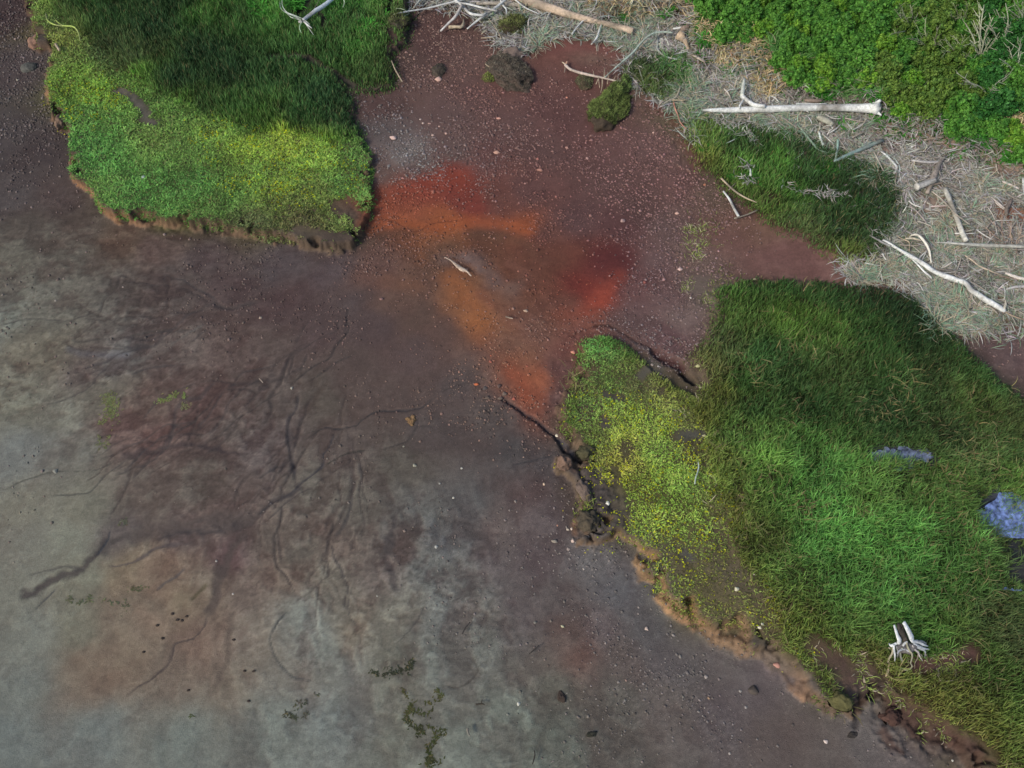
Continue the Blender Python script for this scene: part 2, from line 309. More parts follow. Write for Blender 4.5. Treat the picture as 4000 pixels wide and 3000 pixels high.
def terrain_parts(x, y):
    """height and masks at world points"""
    w1 = fbm(x * 1.1, y * 1.1, 4, 1); w2 = fbm(x * 4.0, y * 4.0, 3, 5); w3 = fbm(x * 11, y * 11, 2, 9)
    sd = samp(sdMarsh, x, y); b = samp(BH, x, y); H = b[..., 0]; W = b[..., 1]
    rough = sst(.1, .3, H)
    sdn = sd + (w1 * .16 + w2 * .12 + w3 * .04) * (0.35 + .65 * rough) 
    scal = np.maximum(0, fbm(x * 2.6, y * 2.6, 2, 21)) * .55 * rough            # scalloped bites in the edge
    sdn = sdn - scal * (sd < .6)
    top = sst(-.015, .06, sdn)
    slope = sst(0, 1, np.clip((sdn + W) / (W + 1e-6), 0, 1)) * (sdn > -W)
    base = samp(HB, x, y)
    z = base + H * (0.72 * top + 0.28 * slope)
    z = z + top * (w1 * .03 + w2 * .02) + (1 - top) * slope * (w2 * .08 + w3 * .06)
    s2 = samp(sdS, x, y) + w1 * .25 + w2 * .1
    z = z + .55 * sst(-.5, .25, s2) * (0.9 + .2 * w1)
    s3 = samp(sdT, x, y) + w1 * .2 + w2 * .1
    z = z + .5 * sst(-.4, .2, s3)
    sw = samp(sdW, x, y)
    z = z + sst(0, 1, sw) * (w1 * .05 + w2 * .03)
    z = z + w1 * .02 + w2 * .006 + fbm(x * .25, y * .25, 2, 31) * .04
    return z, sdn, top, slope, s2, s3, w1, w2, w3
Z, SDN, TOP, SLOPE, S2, S3, W1, W2, W3 = terrain_parts(X, Y)
PF = np.stack([X.ravel(), Y.ravel()], -1)
def window(line, r):
    x0, y0 = line.min(0) - r; x1, y1 = line.max(0) + r
    i0, i1 = np.searchsorted(XS, [x0, x1]); j0, j1 = np.searchsorted(YS, [y0, y1])
    return slice(max(i0, 0), max(i1, i0 + 1)), slice(max(j0, 0), max(j1, j0 + 1))

GP = [(850,330,9),(900,360,10),(950,350,7),(830,300,5),(960,300,5),(1000,350,4),(900,250,3),(960,200,4),(1000,150,5),(960,80,6),(1030,100,5),(1040,230,4),(1100,250,2),(1100,170,3),(1050,320,4),(1080,300,5),(1150,330,2),(1200,260,1.5),
 (1250,340,6),(1300,330,8),(1350,380,9),(1320,420,7),(1400,400,6),(1260,400,4),(1300,480,3),(1400,480,6),(1450,520,7),(1430,600,7),(1460,560,8),(1500,600,5),(1380,560,4),(1420,670,4),(1350,700,4),(1400,730,6),(1200,420,2),(1150,480,3),(1250,560,1.2),(1180,600,1),(1130,640,4),(1100,680,4),(1150,700,4),(1150,780,3),(1200,760,3),(1060,780,5),
 (1050,830,3),(1000,480,1.5),(860,440,3),(900,420,3),(820,560,2),(860,620,2.5),(760,600,3),(780,580,4),(900,700,1.2),(980,740,1.5),(840,760,.6),(700,600,.5),(550,560,1.8),(480,550,2),(620,580,1),(350,560,.6),(100,480,.6),(30,120,3),(60,200,5),(90,260,5),(120,330,2),(30,40,3),(150,420,1),(300,600,.2),(600,900,.1),(300,900,.2),
 (950,1000,.4),(1050,1050,.6),(1000,1150,1),(950,1120,.8),(1150,1150,1),(1220,1180,2.5),(1180,1230,2.2),(1250,1250,4),(1250,1300,5),(1350,1330,2.2),(1350,1400,4.5),(1300,1450,3),(1450,1430,4.5),(1500,1500,3.5),(1550,1560,4),(1650,1550,.8),(1450,1560,1.2),(1500,1640,1),(1200,1400,.6),(1700,1620,.5),(700,1300,.1),(300,1300,.1),(100,1500,.05),(600,1550,.05),(1000,1550,.05),
 (1100,420,3),(1100,380,3),(1330,560,1),(1250,640,.8),(1260,250,.6),(1200,120,.1),(1600,550,1),(1700,570,.4),(1800,590,.2),(2150,750,2)]
# ---- colours of the ground (surveyed), picture px -> sRGB
GC = [(20,20,(62,50,52)),(30,150,(74,66,68)),(20,300,(72,66,68)),(90,330,(66,58,60)),(30,420,(76,70,72)),(120,420,(76,66,66)),(60,500,(88,84,80)),(180,500,(82,74,70)),(260,520,(88,74,66)),(20,560,(92,89,84)),(150,570,(88,84,80)),
 (350,540,(84,70,68)),(450,560,(78,68,70)),(600,560,(80,72,76)),(700,590,(82,72,76)),(20,680,(102,104,100)),(100,650,(94,92,88)),(250,640,(84,80,78)),(380,620,(80,72,72)),(500,620,(76,64,66)),(620,650,(78,64,66)),
 (80,760,(96,92,86)),(180,780,(86,78,78)),(280,770,(86,84,86)),(400,740,(90,82,82)),(500,740,(82,70,70)),(600,740,(80,70,70)),(700,700,(80,68,70)),(820,700,(80,68,70)),(900,760,(82,70,72)),(760,780,(82,72,72)),(960,720,(86,70,68)),
 (40,880,(104,104,98)),(130,900,(102,102,98)),(240,860,(92,88,84)),(330,880,(90,78,76)),(430,860,(88,74,74)),(560,850,(82,74,74)),(700,860,(80,74,72)),(850,850,(82,72,72)),(980,840,(78,70,72)),(1060,900,(76,70,72)),(950,930,(78,72,74)),
 (60,990,(106,110,112)),(160,980,(104,104,102)),(260,950,(92,76,76)),(350,940,(90,72,72)),(470,940,(82,74,74)),(560,980,(84,76,78)),(760,960,(82,74,74)),(880,1000,(80,76,74)),(1100,960,(72,70,74)),(1180,1000,(74,70,74)),(1150,1060,(88,76,78)),(1200,1110,(90,82,86)),
 (60,1100,(112,112,106)),(180,1080,(104,104,98)),(300,1060,(92,86,84)),(420,1050,(88,82,80)),(520,1080,(84,74,74)),(680,1060,(88,84,82)),(780,1100,(88,84,82)),(900,1100,(86,86,88)),(1000,1080,(80,80,84)),(1080,1130,(92,84,86)),
 (60,1180,(114,116,112)),(150,1160,(116,120,114)),(240,1150,(94,90,92)),(380,1160,(90,82,84)),(480,1190,(84,70,74)),(620,1140,(90,82,80)),(740,1170,(88,78,76)),(860,1180,(80,74,74)),(960,1180,(86,86,90)),(1060,1220,(88,82,86)),(1160,1200,(90,82,86)),(1280,1200,(100,98,102)),
 (40,1280,(108,110,106)),(180,1260,(114,116,108)),(280,1240,(118,110,98)),(350,1220,(116,101,92)),(440,1260,(112,104,98)),(520,1280,(96,86,84)),(600,1250,(98,88,84)),(700,1240,(102,98,94)),(820,1240,(92,84,84)),(920,1250,(96,98,100)),(1020,1280,(90,90,92)),(1120,1300,(86,80,84)),(1220,1290,(88,82,84)),(1330,1280,(92,92,98)),
 (60,1380,(108,112,110)),(180,1360,(110,112,104)),(260,1340,(112,104,96)),(340,1330,(114,100,92)),(400,1300,(118,108,96)),(430,1400,(112,98,92)),(520,1400,(110,104,100)),(640,1330,(108,112,112)),(680,1390,(108,112,112)),(760,1340,(104,98,92)),(850,1350,(102,100,96)),(950,1340,(100,102,104)),(1030,1330,(98,96,96)),(1120,1380,(86,82,84)),(1210,1370,(96,84,82)),(1300,1380,(94,86,90)),(1400,1370,(90,90,94)),
 (60,1480,(104,110,110)),(180,1440,(110,100,92)),(230,1480,(110,98,90)),(290,1440,(114,104,95)),(360,1450,(110,102,96)),(480,1480,(110,104,98)),(620,1470,(108,106,104)),(740,1460,(104,106,106)),(860,1440,(96,96,92)),(960,1430,(98,102,102)),(1060,1420,(96,98,98)),(1160,1450,(92,86,84)),(1240,1430,(104,84,80)),(1340,1440,(92,84,84)),(1440,1430,(90,86,90)),(1540,1440,(100,96,98)),
 (40,1600,(102,110,112)),(200,1600,(102,110,112)),(400,1580,(104,112,112)),(560,1600,(102,108,108)),(700,1560,(102,108,110)),(860,1560,(104,108,104)),(1000,1580,(106,112,110)),(1120,1560,(100,106,104)),(1200,1500,(88,88,84)),(1200,1620,(96,102,98)),(1320,1520,(90,88,86)),(1320,1620,(90,88,86)),(1440,1540,(94,88,88)),(1560,1540,(92,86,90)),(1700,1600,(92,84,84)),(1640,1480,(96,90,94)),(1780,1630,(94,88,88)),(1860,1600,(96,92,94)),(1930,1640,(96,90,92)),
 (820,220,(84,66,66)),(830,300,(92,84,86)),(880,340,(112,106,108)),(920,370,(98,88,88)),(830,380,(98,82,80)),(980,330,(96,80,80)),(960,250,(94,76,76)),(900,180,(96,76,74)),(940,100,(84,64,64)),(860,130,(84,68,66)),(1010,150,(94,74,72)),(1020,220,(94,72,72)),(1080,200,(96,70,68)),(1100,280,(94,72,72)),(1050,340,(96,70,70)),(1180,240,(94,68,68)),(1180,330,(92,70,70)),(1160,420,(92,66,66)),(1060,420,(98,66,62)),(1240,300,(94,68,68)),(1320,330,(98,74,74)),(1400,330,(98,76,76)),(1460,400,(98,74,74)),(1300,400,(92,70,70)),(1380,440,(88,68,68)),(1250,470,(88,66,68)),(1180,500,(88,62,60)),(1450,500,(98,80,80)),(1340,480,(88,62,64)),(1420,570,(102,82,84)),(1500,560,(104,88,84)),(1580,520,(110,84,80)),(1660,560,(112,84,82)),(1760,585,(112,84,82)),(1520,640,(100,90,86)),(1440,650,(100,80,82)),(1380,620,(96,70,72)),(1480,710,(110,94,94)),(1380,690,(96,78,80)),(1440,740,(96,74,78)),(1330,700,(96,76,76)),
 (1200,560,(92,66,60)),(1200,660,(104,72,66)),(1120,620,(104,84,80)),(1160,700,(110,80,74)),(1230,740,(106,70,66)),(1200,800,(96,70,70)),(1190,860,(90,72,74)),(1080,760,(108,84,76)),(1030,800,(96,80,78)),(860,640,(98,78,72)),(800,590,(96,74,70)),(780,660,(80,70,72)),(900,600,(96,72,64)),(940,560,(98,74,64)),(900,680,(86,70,66)),
 (1200,110,(104,72,68)),(1130,80,(80,66,58)),(1300,110,(104,84,78)),(1250,180,(98,70,68)),
 (830,430,(140,78,58)),(860,420,(128,70,56)),(930,400,(130,60,50)),(980,390,(122,58,50)),(1010,430,(116,60,54)),(880,500,(108,70,54)),(950,480,(140,82,56)),(960,530,(108,76,60)),(1050,540,(98,68,56)),(1150,490,(136,78,56)),(1260,610,(116,52,46)),(1300,560,(88,46,46)),(1330,580,(86,46,48)),(1300,640,(138,66,54)),(1000,640,(126,86,64)),(1010,600,(118,84,66)),(1040,700,(138,92,64)),(1100,780,(124,82,66)),(1140,830,(136,82,62)),(1140,860,(126,76,62)),(1250,690,(122,76,68)),(1150,640,(102,66,54)),(1110,580,(98,64,52)),(1220,560,(100,58,50)),(1200,680,(112,70,58)),(1080,640,(112,78,64)),(1290,700,(110,76,70)),
 (1400,60,(96,88,84)),(1450,110,(92,82,80)),(1560,110,(150,128,112)),(1300,10,(150,130,104)),(1600,200,(112,104,100)),(1760,240,(104,100,98)),(1850,290,(110,100,98)),(1950,330,(130,112,108)),(1900,400,(128,116,116)),(2000,480,(120,108,104)),(2100,400,(124,112,108)),(2180,470,(140,108,96)),(2100,540,(124,104,98)),(2200,560,(136,100,90)),(2120,620,(116,96,94)),(2050,660,(96,82,78)),(2150,680,(110,86,80)),(1950,600,(110,88,82)),(1820,600,(110,84,80)),(2160,760,(98,82,84)),(1980,560,(110,96,94)),
 (1750,60,(50,60,36)),(2000,60,(44,52,34)),(2180,150,(36,46,30)),(1900,170,(44,60,34)),(2050,250,(50,64,36)),(1600,40,(60,72,40)),
 (1600,380,(44,54,32)),(1750,420,(38,46,28)),(1870,520,(46,52,36)),(1520,300,(80,88,58)),(1530,350,(90,80,66)),(1560,420,(92,78,70)),(1640,500,(104,80,72)),
 (200,200,(84,86,50)),(300,350,(72,80,48)),(500,400,(72,78,48)),(700,400,(72,78,48)),(400,120,(36,48,30)),(600,60,(40,52,34)),(700,200,(34,46,32)),(450,260,(44,56,34)),(650,480,(84,78,64)),(740,510,(78,70,64)),(550,480,(80,74,58)),(120,50,(84,80,56)),(800,140,(60,60,48)),(400,460,(80,80,52)),
 (1300,800,(84,84,60)),(1380,850,(88,84,66)),(1450,880,(88,84,68)),(1300,960,(82,78,58)),(1350,1060,(86,84,50)),(1450,1100,(84,88,48)),(1560,1180,(98,88,74)),(1600,1280,(100,92,76)),(1540,1230,(96,90,70)),(1560,1320,(100,94,72)),(1500,1280,(92,88,66)),(1680,1350,(96,88,68)),(1650,700,(46,60,32)),(1800,700,(38,50,30)),(1950,720,(34,42,28)),(1700,850,(40,50,30)),(1900,900,(46,52,34)),(2100,850,(40,48,30)),(1750,1050,(50,70,36)),(1900,1200,(48,64,34)),(2050,1300,(46,58,34)),(1650,950,(72,72,50)),(1600,880,(66,70,46)),(2150,1150,(60,66,70)),(2200,1300,(70,64,56)),(2150,1450,(60,58,42)),(1980,1500,(84,72,54)),(2100,1560,(78,72,50)),(1760,1400,(78,80,44)),(1240,900,(88,76,68)),(1270,1080,(82,74,72)),(1500,1000,(84,80,60))]
cp_, cv_ = ctrl(GC)
gl_ = lin(cv_); gl_ = gl_ * np.array([1.13, 1.06, 1.0])
_lo = (np.array([g[1] for g in GC]) > 700) & (np.array([g[0] for g in GC]) < 1150) ; gl_[_lo] *= np.array([1.08, 1.07, 1.04])
GCR = idw(cp_, gl_, 4.0, .35)
wx = fbm(X * .55, Y * .55, 4, 41) * .55; wy = fbm(X * .55, Y * .55, 4, 47) * .55
C = samp(GCR, X + wx, Y + wy)
# how streaked / mottled the mud is
P_, V_ = ctrl([(50,300,.3),(50,700,.9),(300,700,1.),(250,850,1.),(500,900,1.),(500,620,.5),(700,650,.25),(850,750,.1),(900,900,.2),(1000,1000,.3),(800,1050,.7),(700,1150,1.),(450,1150,.8),(900,1200,1.1),(1000,1300,1.),(1150,1200,.4),
    (1200,1350,.5),(700,1350,.9),(400,1350,.5),(300,1400,.35),(150,1500,.3),(100,1200,.3),(60,1000,.4),(400,1550,.35),(700,1550,.6),(900,1550,.6),(1100,1500,.8),(1250,1600,.6),(1400,1450,.3),(1700,1600,.2),(1000,300,.15),(1400,500,.15),(2000,500,.5),(1800,1000,.4)])
MOT = idw(P_, V_, 3, .5)[..., 0]
org = Gz(900., 520.)
dx_, dy_ = X - org[0], Y - org[1]
th = np.arctan2(dy_, dx_) + .07 * fbm(X * .35, Y * .35, 3, 51); rr = np.hypot(dx_, dy_)
st = fbm(th * 14, np.log(rr + .6) * 7, 5, 61, .62) + .3 * fbm(X * 3, Y * 3, 4, 66, .7)
st2 = fbm(th * 46, np.log(rr + .6) * 20, 5, 71, .7)
cl = fbm(X * 1.5, Y * 1.5, 6, 81, .68)
m = samp(MOT, X, Y) * (1 - TOP)
sg = np.tanh((st * .9 + st2 * .5 + cl * .9 + .06) * 4.5)
kd = (m * np.clip(-sg, 0, 1))[..., None]; kl = (m * np.clip(sg, 0, 1))[..., None]
C = C * (1 - kd * np.array([.24, .31, .30])) * (1 + kl * np.array([.20, .26, .25]))
fine = fbm(X * 6, Y * 10, 4, 93, .75)
C = C * (1 + (.16 * m * np.tanh(fine * 4))[..., None])
C = C * (1 + (.05 * fbm(X * 2.2, Y * 2.2, 4, 91) + .05 * fbm(X * 8, Y * 8, 3, 92))[..., None])
HR = np.zeros_like(Z)
Z = Z + m * .012 * sg + m * .010 * fine
for f, pts, w, col, a in PATCH:
    q, line = prep(f, pts); r = rad_m(f, w, q)
    si, sj = window(line, r * 2.8 + .5); P2 = np.stack([X[si, sj].ravel(), Y[si, sj].ravel()], -1)
    if not len(P2): continue
    xx, yy = P2[:, 0], P2[:, 1]
    d, _ = linedist(P2 + np.stack([fbm(xx * 1.2, yy * 1.2, 4, 101), fbm(xx * 1.2, yy * 1.2, 4, 107)], -1) * r * .6, line)
    k = (a * (.78 + .3 * fbm(xx * 4, yy * 4, 4, 121, .7)) * (.78 if f == 'o' else 1) * (1 - sst(0, r * (2.2 if f == 'o' else 1.8), d)) * 1.12).clip(0, 1).reshape(X[si, sj].shape)[..., None]
    C[si, sj] = C[si, sj] * (1 - k) + lin(col) * k * (1 + .08 * fbm(X[si, sj] * 6, Y[si, sj] * 6, 3, 5)[..., None])
bl = sst(.02, .10, fbm(X * 1.7, Y * 2.0, 6, 181, .62)) * (1 - sst(.25, .5, fbm(X * 1.7, Y * 2.0, 6, 181, .62)))
bl2 = sst(.04, .12, fbm(X * 4.1, Y * 5, 5, 187, .6))
mm = np.clip(m, 0, 1.1); C = C * (1 + (mm * (.34 * bl + .20 * bl2 - .08))[..., None] * np.array([.92, 1.0, .98])); Z = Z + mm * (.012 * bl + .008 * bl2)
gd = np.clip(samp(idw(*ctrl(GP), 3.5, .3)[..., 0], X, Y) / 8, 0, 1) ** .7 * (1 - TOP) * sst(-.4, .3, fbm(X * 1.1, Y * 1.1, 4, 87))
grain = rng.random(X.shape); C = C * (1 + (gd * (np.where(grain > .8, .55, 0) - .16 + .25 * (rng.random(X.shape) - .5)))[..., None]); Z = Z + gd * .012 * (grain - .5)
grain = rng.random(X.shape); C = C * (1 + (.05 * (grain - .5))[..., None])
# bank faces: baked tan clay below the turf edge, overhang shade painted dark along the lip
face = (1 - TOP) * sst(.05, .5, SLOPE) * sst(.08, .2, samp(BH, X, Y)[..., 0])
P_, V_ = ctrl([(60,60,(96,72,62)),(95,215,(150,110,86)),(140,290,(112,84,72)),(180,420,(168,118,88)),(240,480,(160,112,82)),(340,500,(140,104,86)),(450,515,(120,94,82)),(560,530,(132,100,84)),(700,550,(112,90,80)),(790,500,(66,56,54)),(810,350,(66,60,56)),
    (1245,780,(104,84,70)),(1210,900,(108,82,74)),(1210,1000,(126,102,90)),(1240,1070,(110,92,84)),(1260,1160,(124,96,82)),(1340,1160,(150,120,94)),(1380,1220,(170,130,98)),(1430,1300,(176,132,98)),(1500,1350,(164,120,94)),(1560,1390,(150,116,94)),(1680,1440,(120,106,104)),(1700,1500,(164,122,100)),(1800,1545,(120,96,86)),(1900,1500,(84,64,58)),(2060,1600,(92,68,64)),(1400,780,(84,68,66)),(1545,700,(98,86,80)),(2000,670,(80,70,62)),(880,60,(64,56,54)),(775,240,(66,56,52))])
FCR = idw(P_, lin(V_), 3, .4)
k = (face * (.8 + .25 * W2))[..., None].clip(0, .95)
fcol = samp(FCR, X, Y); fcol = fcol * np.array([.97, 1.02, .9]); fcol = fcol * .88 + fcol.mean(-1, keepdims=True) * np.array([1.02, .93, .86]) * .12
C = C * (1 - k) + fcol * k * (.78 + .45 * fbm(X * 3, Y * 3, 4, 140, .7) + .16 + .35 * fbm(X * 9, Y * 9, 3, 141, .7))[..., None].clip(.35, 1.3)
lip_shade = (sst(-.10, -.02, SDN) * (1 - sst(.05, .25, SDN)) * sst(.2, .35, samp(BH, X, Y)[..., 0]) * sst(-.5, .1, W1 + W2))[..., None] * .45
C = C * (1 - lip_shade) + lin((74, 62, 50)) * lip_shade
for f, pts, w, dep, col, a in RILLS:
    q, line = prep(f, pts); r = rad_m(f, w, q); small = dep < .07 and f != 'n'
    if small: r *= (.85 if w < 50 else 1.); dep *= .6; a = min(.92, a * 1.3)
    si, sj = window(line, r * 1.6 + .3); P2 = np.stack([X[si, sj].ravel(), Y[si, sj].ravel()], -1)
    if not len(P2): continue
    xx, yy = P2[:, 0], P2[:, 1]
    d, tl = linedist(P2 + np.stack([fbm(xx * 2.2, yy * 2.2, 4, 111, .6), fbm(xx * 2.2, yy * 2.2, 4, 117, .6)], -1) * min(r * 1.4, .20), line)
    r2 = max(r, .04) * (.75 + .5 * fbm(xx * 1.7, yy * 1.7, 2, 119)) if small else np.full(len(xx), max(r, .05))
    k = ((1 - sst(r2 * .3, r2 * 1.35, d)) * (sst(-.02, .12, tl) * sst(1.02, .88, tl) if small else 1)).reshape(X[si, sj].shape)
    Z[si, sj] -= dep * k
    if col is not None:
        k = (k * a)[..., None]; C[si, sj] = C[si, sj] * (1 - k) + lin(col) * k
        if dep and dep < .07:      # pale silt levee beside the rill
            lv = (np.exp(-((d - r2 * 1.6) / (r2 * .5)) ** 2) * .07 * sst(-.2, .4, fbm(xx * 2, yy * 2, 3, 5))).reshape(X[si, sj].shape)[..., None]
            C[si, sj] = C[si, sj] * (1 + lv)

for f, pts, w, am in [('t32',[(700,1200),(850,1330),(1000,1450),(1300,1560)],220,.10),('t21',[(450,1300),(560,1480),(600,1600)],230,.07),('t22',[(520,60),(650,80)],230,.07),('t32',[(720,1400),(850,1550)],140,.07),('t32',[(450,1200),(640,1200)],120,.10),('t21',[(320,900),(340,1100),(400,1240)],90,.06),('t10',[(300,1480),(560,1480),(700,1400)],140,.05),('t00',[(950,1480),(1500,1520)],60,.06)]:
    q, line = prep(f, pts); r = rad_m(f, w, q); si, sj = window(line, r * 1.6); P2 = np.stack([X[si, sj].ravel(), Y[si, sj].ravel()], -1)
    d, _ = linedist(P2, line); k = (1 - sst(r * .6, r * 1.4, d)).reshape(X[si, sj].shape)
    xx, yy = X[si, sj], Y[si, sj]; rn = 1 - 2.2 * np.abs(fbm(xx * 2.6, yy * 2.6, 4, 150, .6)); rn2 = fbm(xx * 8, yy * 8, 3, 151, .7)
    Z[si, sj] += am * k * (rn - .5 + .6 * rn2); C[si, sj] = C[si, sj] * (1 + (k * .35 * rn2)[..., None])
ZI = (XS, YS, Z)
def hz(x, y):
    x = np.asarray(x, float); y = np.asarray(y, float)
    i = np.clip(np.searchsorted(XS, x) - 1, 0, NX - 2); j = np.clip(np.searchsorted(YS, y) - 1, 0, NY - 2)
    fx = np.clip((x - XS[i]) / (XS[i + 1] - XS[i]), 0, 1); fy = np.clip((y - YS[j]) / (YS[j + 1] - YS[j]), 0, 1)
    return (Z[i, j] * (1 - fx) + Z[i + 1, j] * fx) * (1 - fy) + (Z[i, j + 1] * (1 - fx) + Z[i + 1, j + 1] * fx) * fy
def G(u, v, up=0.0):
    """world point of a surveyed spot on the real terrain surface (+up)"""
    z = 0.0
    for _ in range(8):
        p = Gz(u, v, z + up); z = .5 * z + .5 * hz(p[..., 0], p[..., 1])
    p = Gz(u, v, z + up)
    return np.stack([p[..., 0], p[..., 1], hz(p[..., 0], p[..., 1]) + up], -1)

# ------------------------------------------------------------------ materials
def new_mat(name, rough=.8, spec=.3):
    mt = bpy.data.materials.new(name); mt.use_nodes = True
    b = mt.node_tree.nodes['Principled BSDF']; b.inputs['Roughness'].default_value = rough
    b.inputs['Specular IOR Level'].default_value = spec
    return mt, mt.node_tree.nodes, mt.node_tree.links, b
def nnode(n, t, **kw):
    o = n.new(t)
    for k, v in kw.items(): setattr(o, k, v)
    return o
def mat_attr(name, rough=.8, spec=.3, scale=30, amt=.3, bump=.0, bscale=40, bdist=.02, trans=0, objcol=False, stretch=None, lo=None):
    mt, n, l, b = new_mat(name, rough, spec)
    if objcol: at = n.new('ShaderNodeObjectInfo'); colout = at.outputs['Color']
    else: at = n.new('ShaderNodeAttribute'); at.attribute_name = 'Col'; colout = at.outputs['Color']
    tc = n.new('ShaderNodeTexCoord'); src = tc.outputs['Object']
    if stretch:
        mp = n.new('ShaderNodeMapping'); mp.inputs['Scale'].default_value = stretch; l.new(src, mp.inputs['Vector']); src = mp.outputs[0]
    nz = n.new('ShaderNodeTexNoise'); nz.inputs['Scale'].default_value = scale; nz.inputs['Detail'].default_value = 5; nz.inputs['Roughness'].default_value = .65
    l.new(src, nz.inputs['Vector'])
    mr = n.new('ShaderNodeMapRange'); mr.inputs['From Min'].default_value = .28; mr.inputs['From Max'].default_value = .72
    mr.inputs['To Min'].default_value = 1 - amt if lo is None else lo; mr.inputs['To Max'].default_value = 1 + amt
    l.new(nz.outputs['Fac'], mr.inputs['Value'])
    vm = n.new('ShaderNodeVectorMath'); vm.operation = 'SCALE'; l.new(colout, vm.inputs[0]); l.new(mr.outputs[0], vm.inputs['Scale'])
    l.new(vm.outputs[0], b.inputs['Base Color'])
    if bump:
        n2 = n.new('ShaderNodeTexNoise'); n2.inputs['Scale'].default_value = bscale; n2.inputs['Detail'].default_value = 6; n2.inputs['Roughness'].default_value = .7
        l.new(src, n2.inputs['Vector'])
        bp_ = n.new('ShaderNodeBump'); bp_.inputs['Strength'].default_value = bump; bp_.inputs['Distance'].default_value = bdist
        l.new(n2.outputs['Fac'], bp_.inputs['Height']); l.new(bp_.outputs[0], b.inputs['Normal'])
    if trans:
        tr = n.new('ShaderNodeBsdfTranslucent'); l.new(vm.outputs[0], tr.inputs['Color'])
        mx = n.new('ShaderNodeMixShader'); mx.inputs[0].default_value = trans
        l.new(b.outputs[0], mx.inputs[1]); l.new(tr.outputs[0], mx.inputs[2]); l.new(mx.outputs[0], n['Material Output'].inputs['Surface'])
    return mt
M_GROUND = mat_attr('wet_mud', .75, .2, 14, .16, .8, 34, .025)
M_GRASS = mat_attr('grass_blade', .7, .15, 3, .12, trans=.25)
M_STRAW = mat_attr('dry_straw', .85, .1, 8, .12)
M_LEAF = mat_attr('shrub_leaf', .6, .25, 2, .2, trans=.25)
M_STONE = mat_attr('beach_stone', .75, .3, 14, .22, .4, 30, .01, objcol=True)
M_PEB = mat_attr('pebble', .75, .3, 9, .2)
M_WOOD = mat_attr('weathered_wood', .85, .15, 9, .38, .9, 22, .02, stretch=(1, 1, 1))
M_PEAT = mat_attr('peat', .9, .15, 12, .3, .8, 25, .03)

def mesh_np(name, V, F, mat, col=None, smooth=True, parent=None, tri=True):
    me = bpy.data.meshes.new(name)
    V = np.asarray(V, np.float32); F = np.asarray(F, np.int32); k = F.shape[1]
    me.vertices.add(len(V)); me.vertices.foreach_set('co', V.ravel())
    me.loops.add(F.size); me.loops.foreach_set('vertex_index', F.ravel())
    me.polygons.add(len(F)); me.polygons.foreach_set('loop_start', np.arange(0, F.size, k, dtype=np.int32))
    me.update(calc_edges=True)
    if smooth: me.polygons.foreach_set('use_smooth', np.ones(len(F), bool))
    if col is not None:
        at = me.color_attributes.new('Col', 'FLOAT_COLOR', 'POINT')
        c4 = np.ones((len(V), 4), np.float32); c4[:, :3] = col; at.data.foreach_set('color', c4.ravel())
    me.materials.append(mat)
    o = bpy.data.objects.new(name, me); COL.objects.link(o)
    if parent is not None: o.parent = parent
    return o
def tag(o, label=None, cat=None, group=None, kind=None):
    if label: o['label'] = label
    if cat: o['category'] = cat
    if group: o['group'] = group
    if kind: o['kind'] = kind
    return o

# ------------------------------------------------------------------ ground objects: one sheet cut along the turf edge
idx = np.arange(NX * NY).reshape(NX, NY)
q4 = np.stack([idx[:-1, :-1], idx[1:, :-1], idx[1:, 1:], idx[:-1, 1:]], -1).reshape(-1, 4)
cc = lambda A: .25 * (A[:-1, :-1] + A[1:, :-1] + A[1:, 1:] + A[:-1, 1:]).ravel()
mTop = (cc(SLOPE) > .1) & (cc(SDN) > -1.2); mUp = (cc(samp(sdW, X, Y)) > 0) | (cc(S2) > 0)
VV = np.stack([X.ravel(), Y.ravel(), Z.ravel()], -1); CC = np.clip(C.reshape(-1, 3) / L_RGB, .002, .9)
def piece(name, mask, label):
    F = q4[mask]; u, inv = np.unique(F, return_inverse=True)
    o = mesh_np(name, VV[u], inv.reshape(-1, 4), M_GROUND, CC[u]); tag(o, kind='structure', label=label); return o
piece('mud_flat', ~mTop & ~mUp, 'wet brown and grey tidal mud flat with orange iron stain')
piece('marsh_terrace', mTop & ~mUp, 'raised salt marsh ground with crumbling tan clay edge')
piece('upper_beach', mUp, 'sandy upper beach ground under wrack and shrubs')

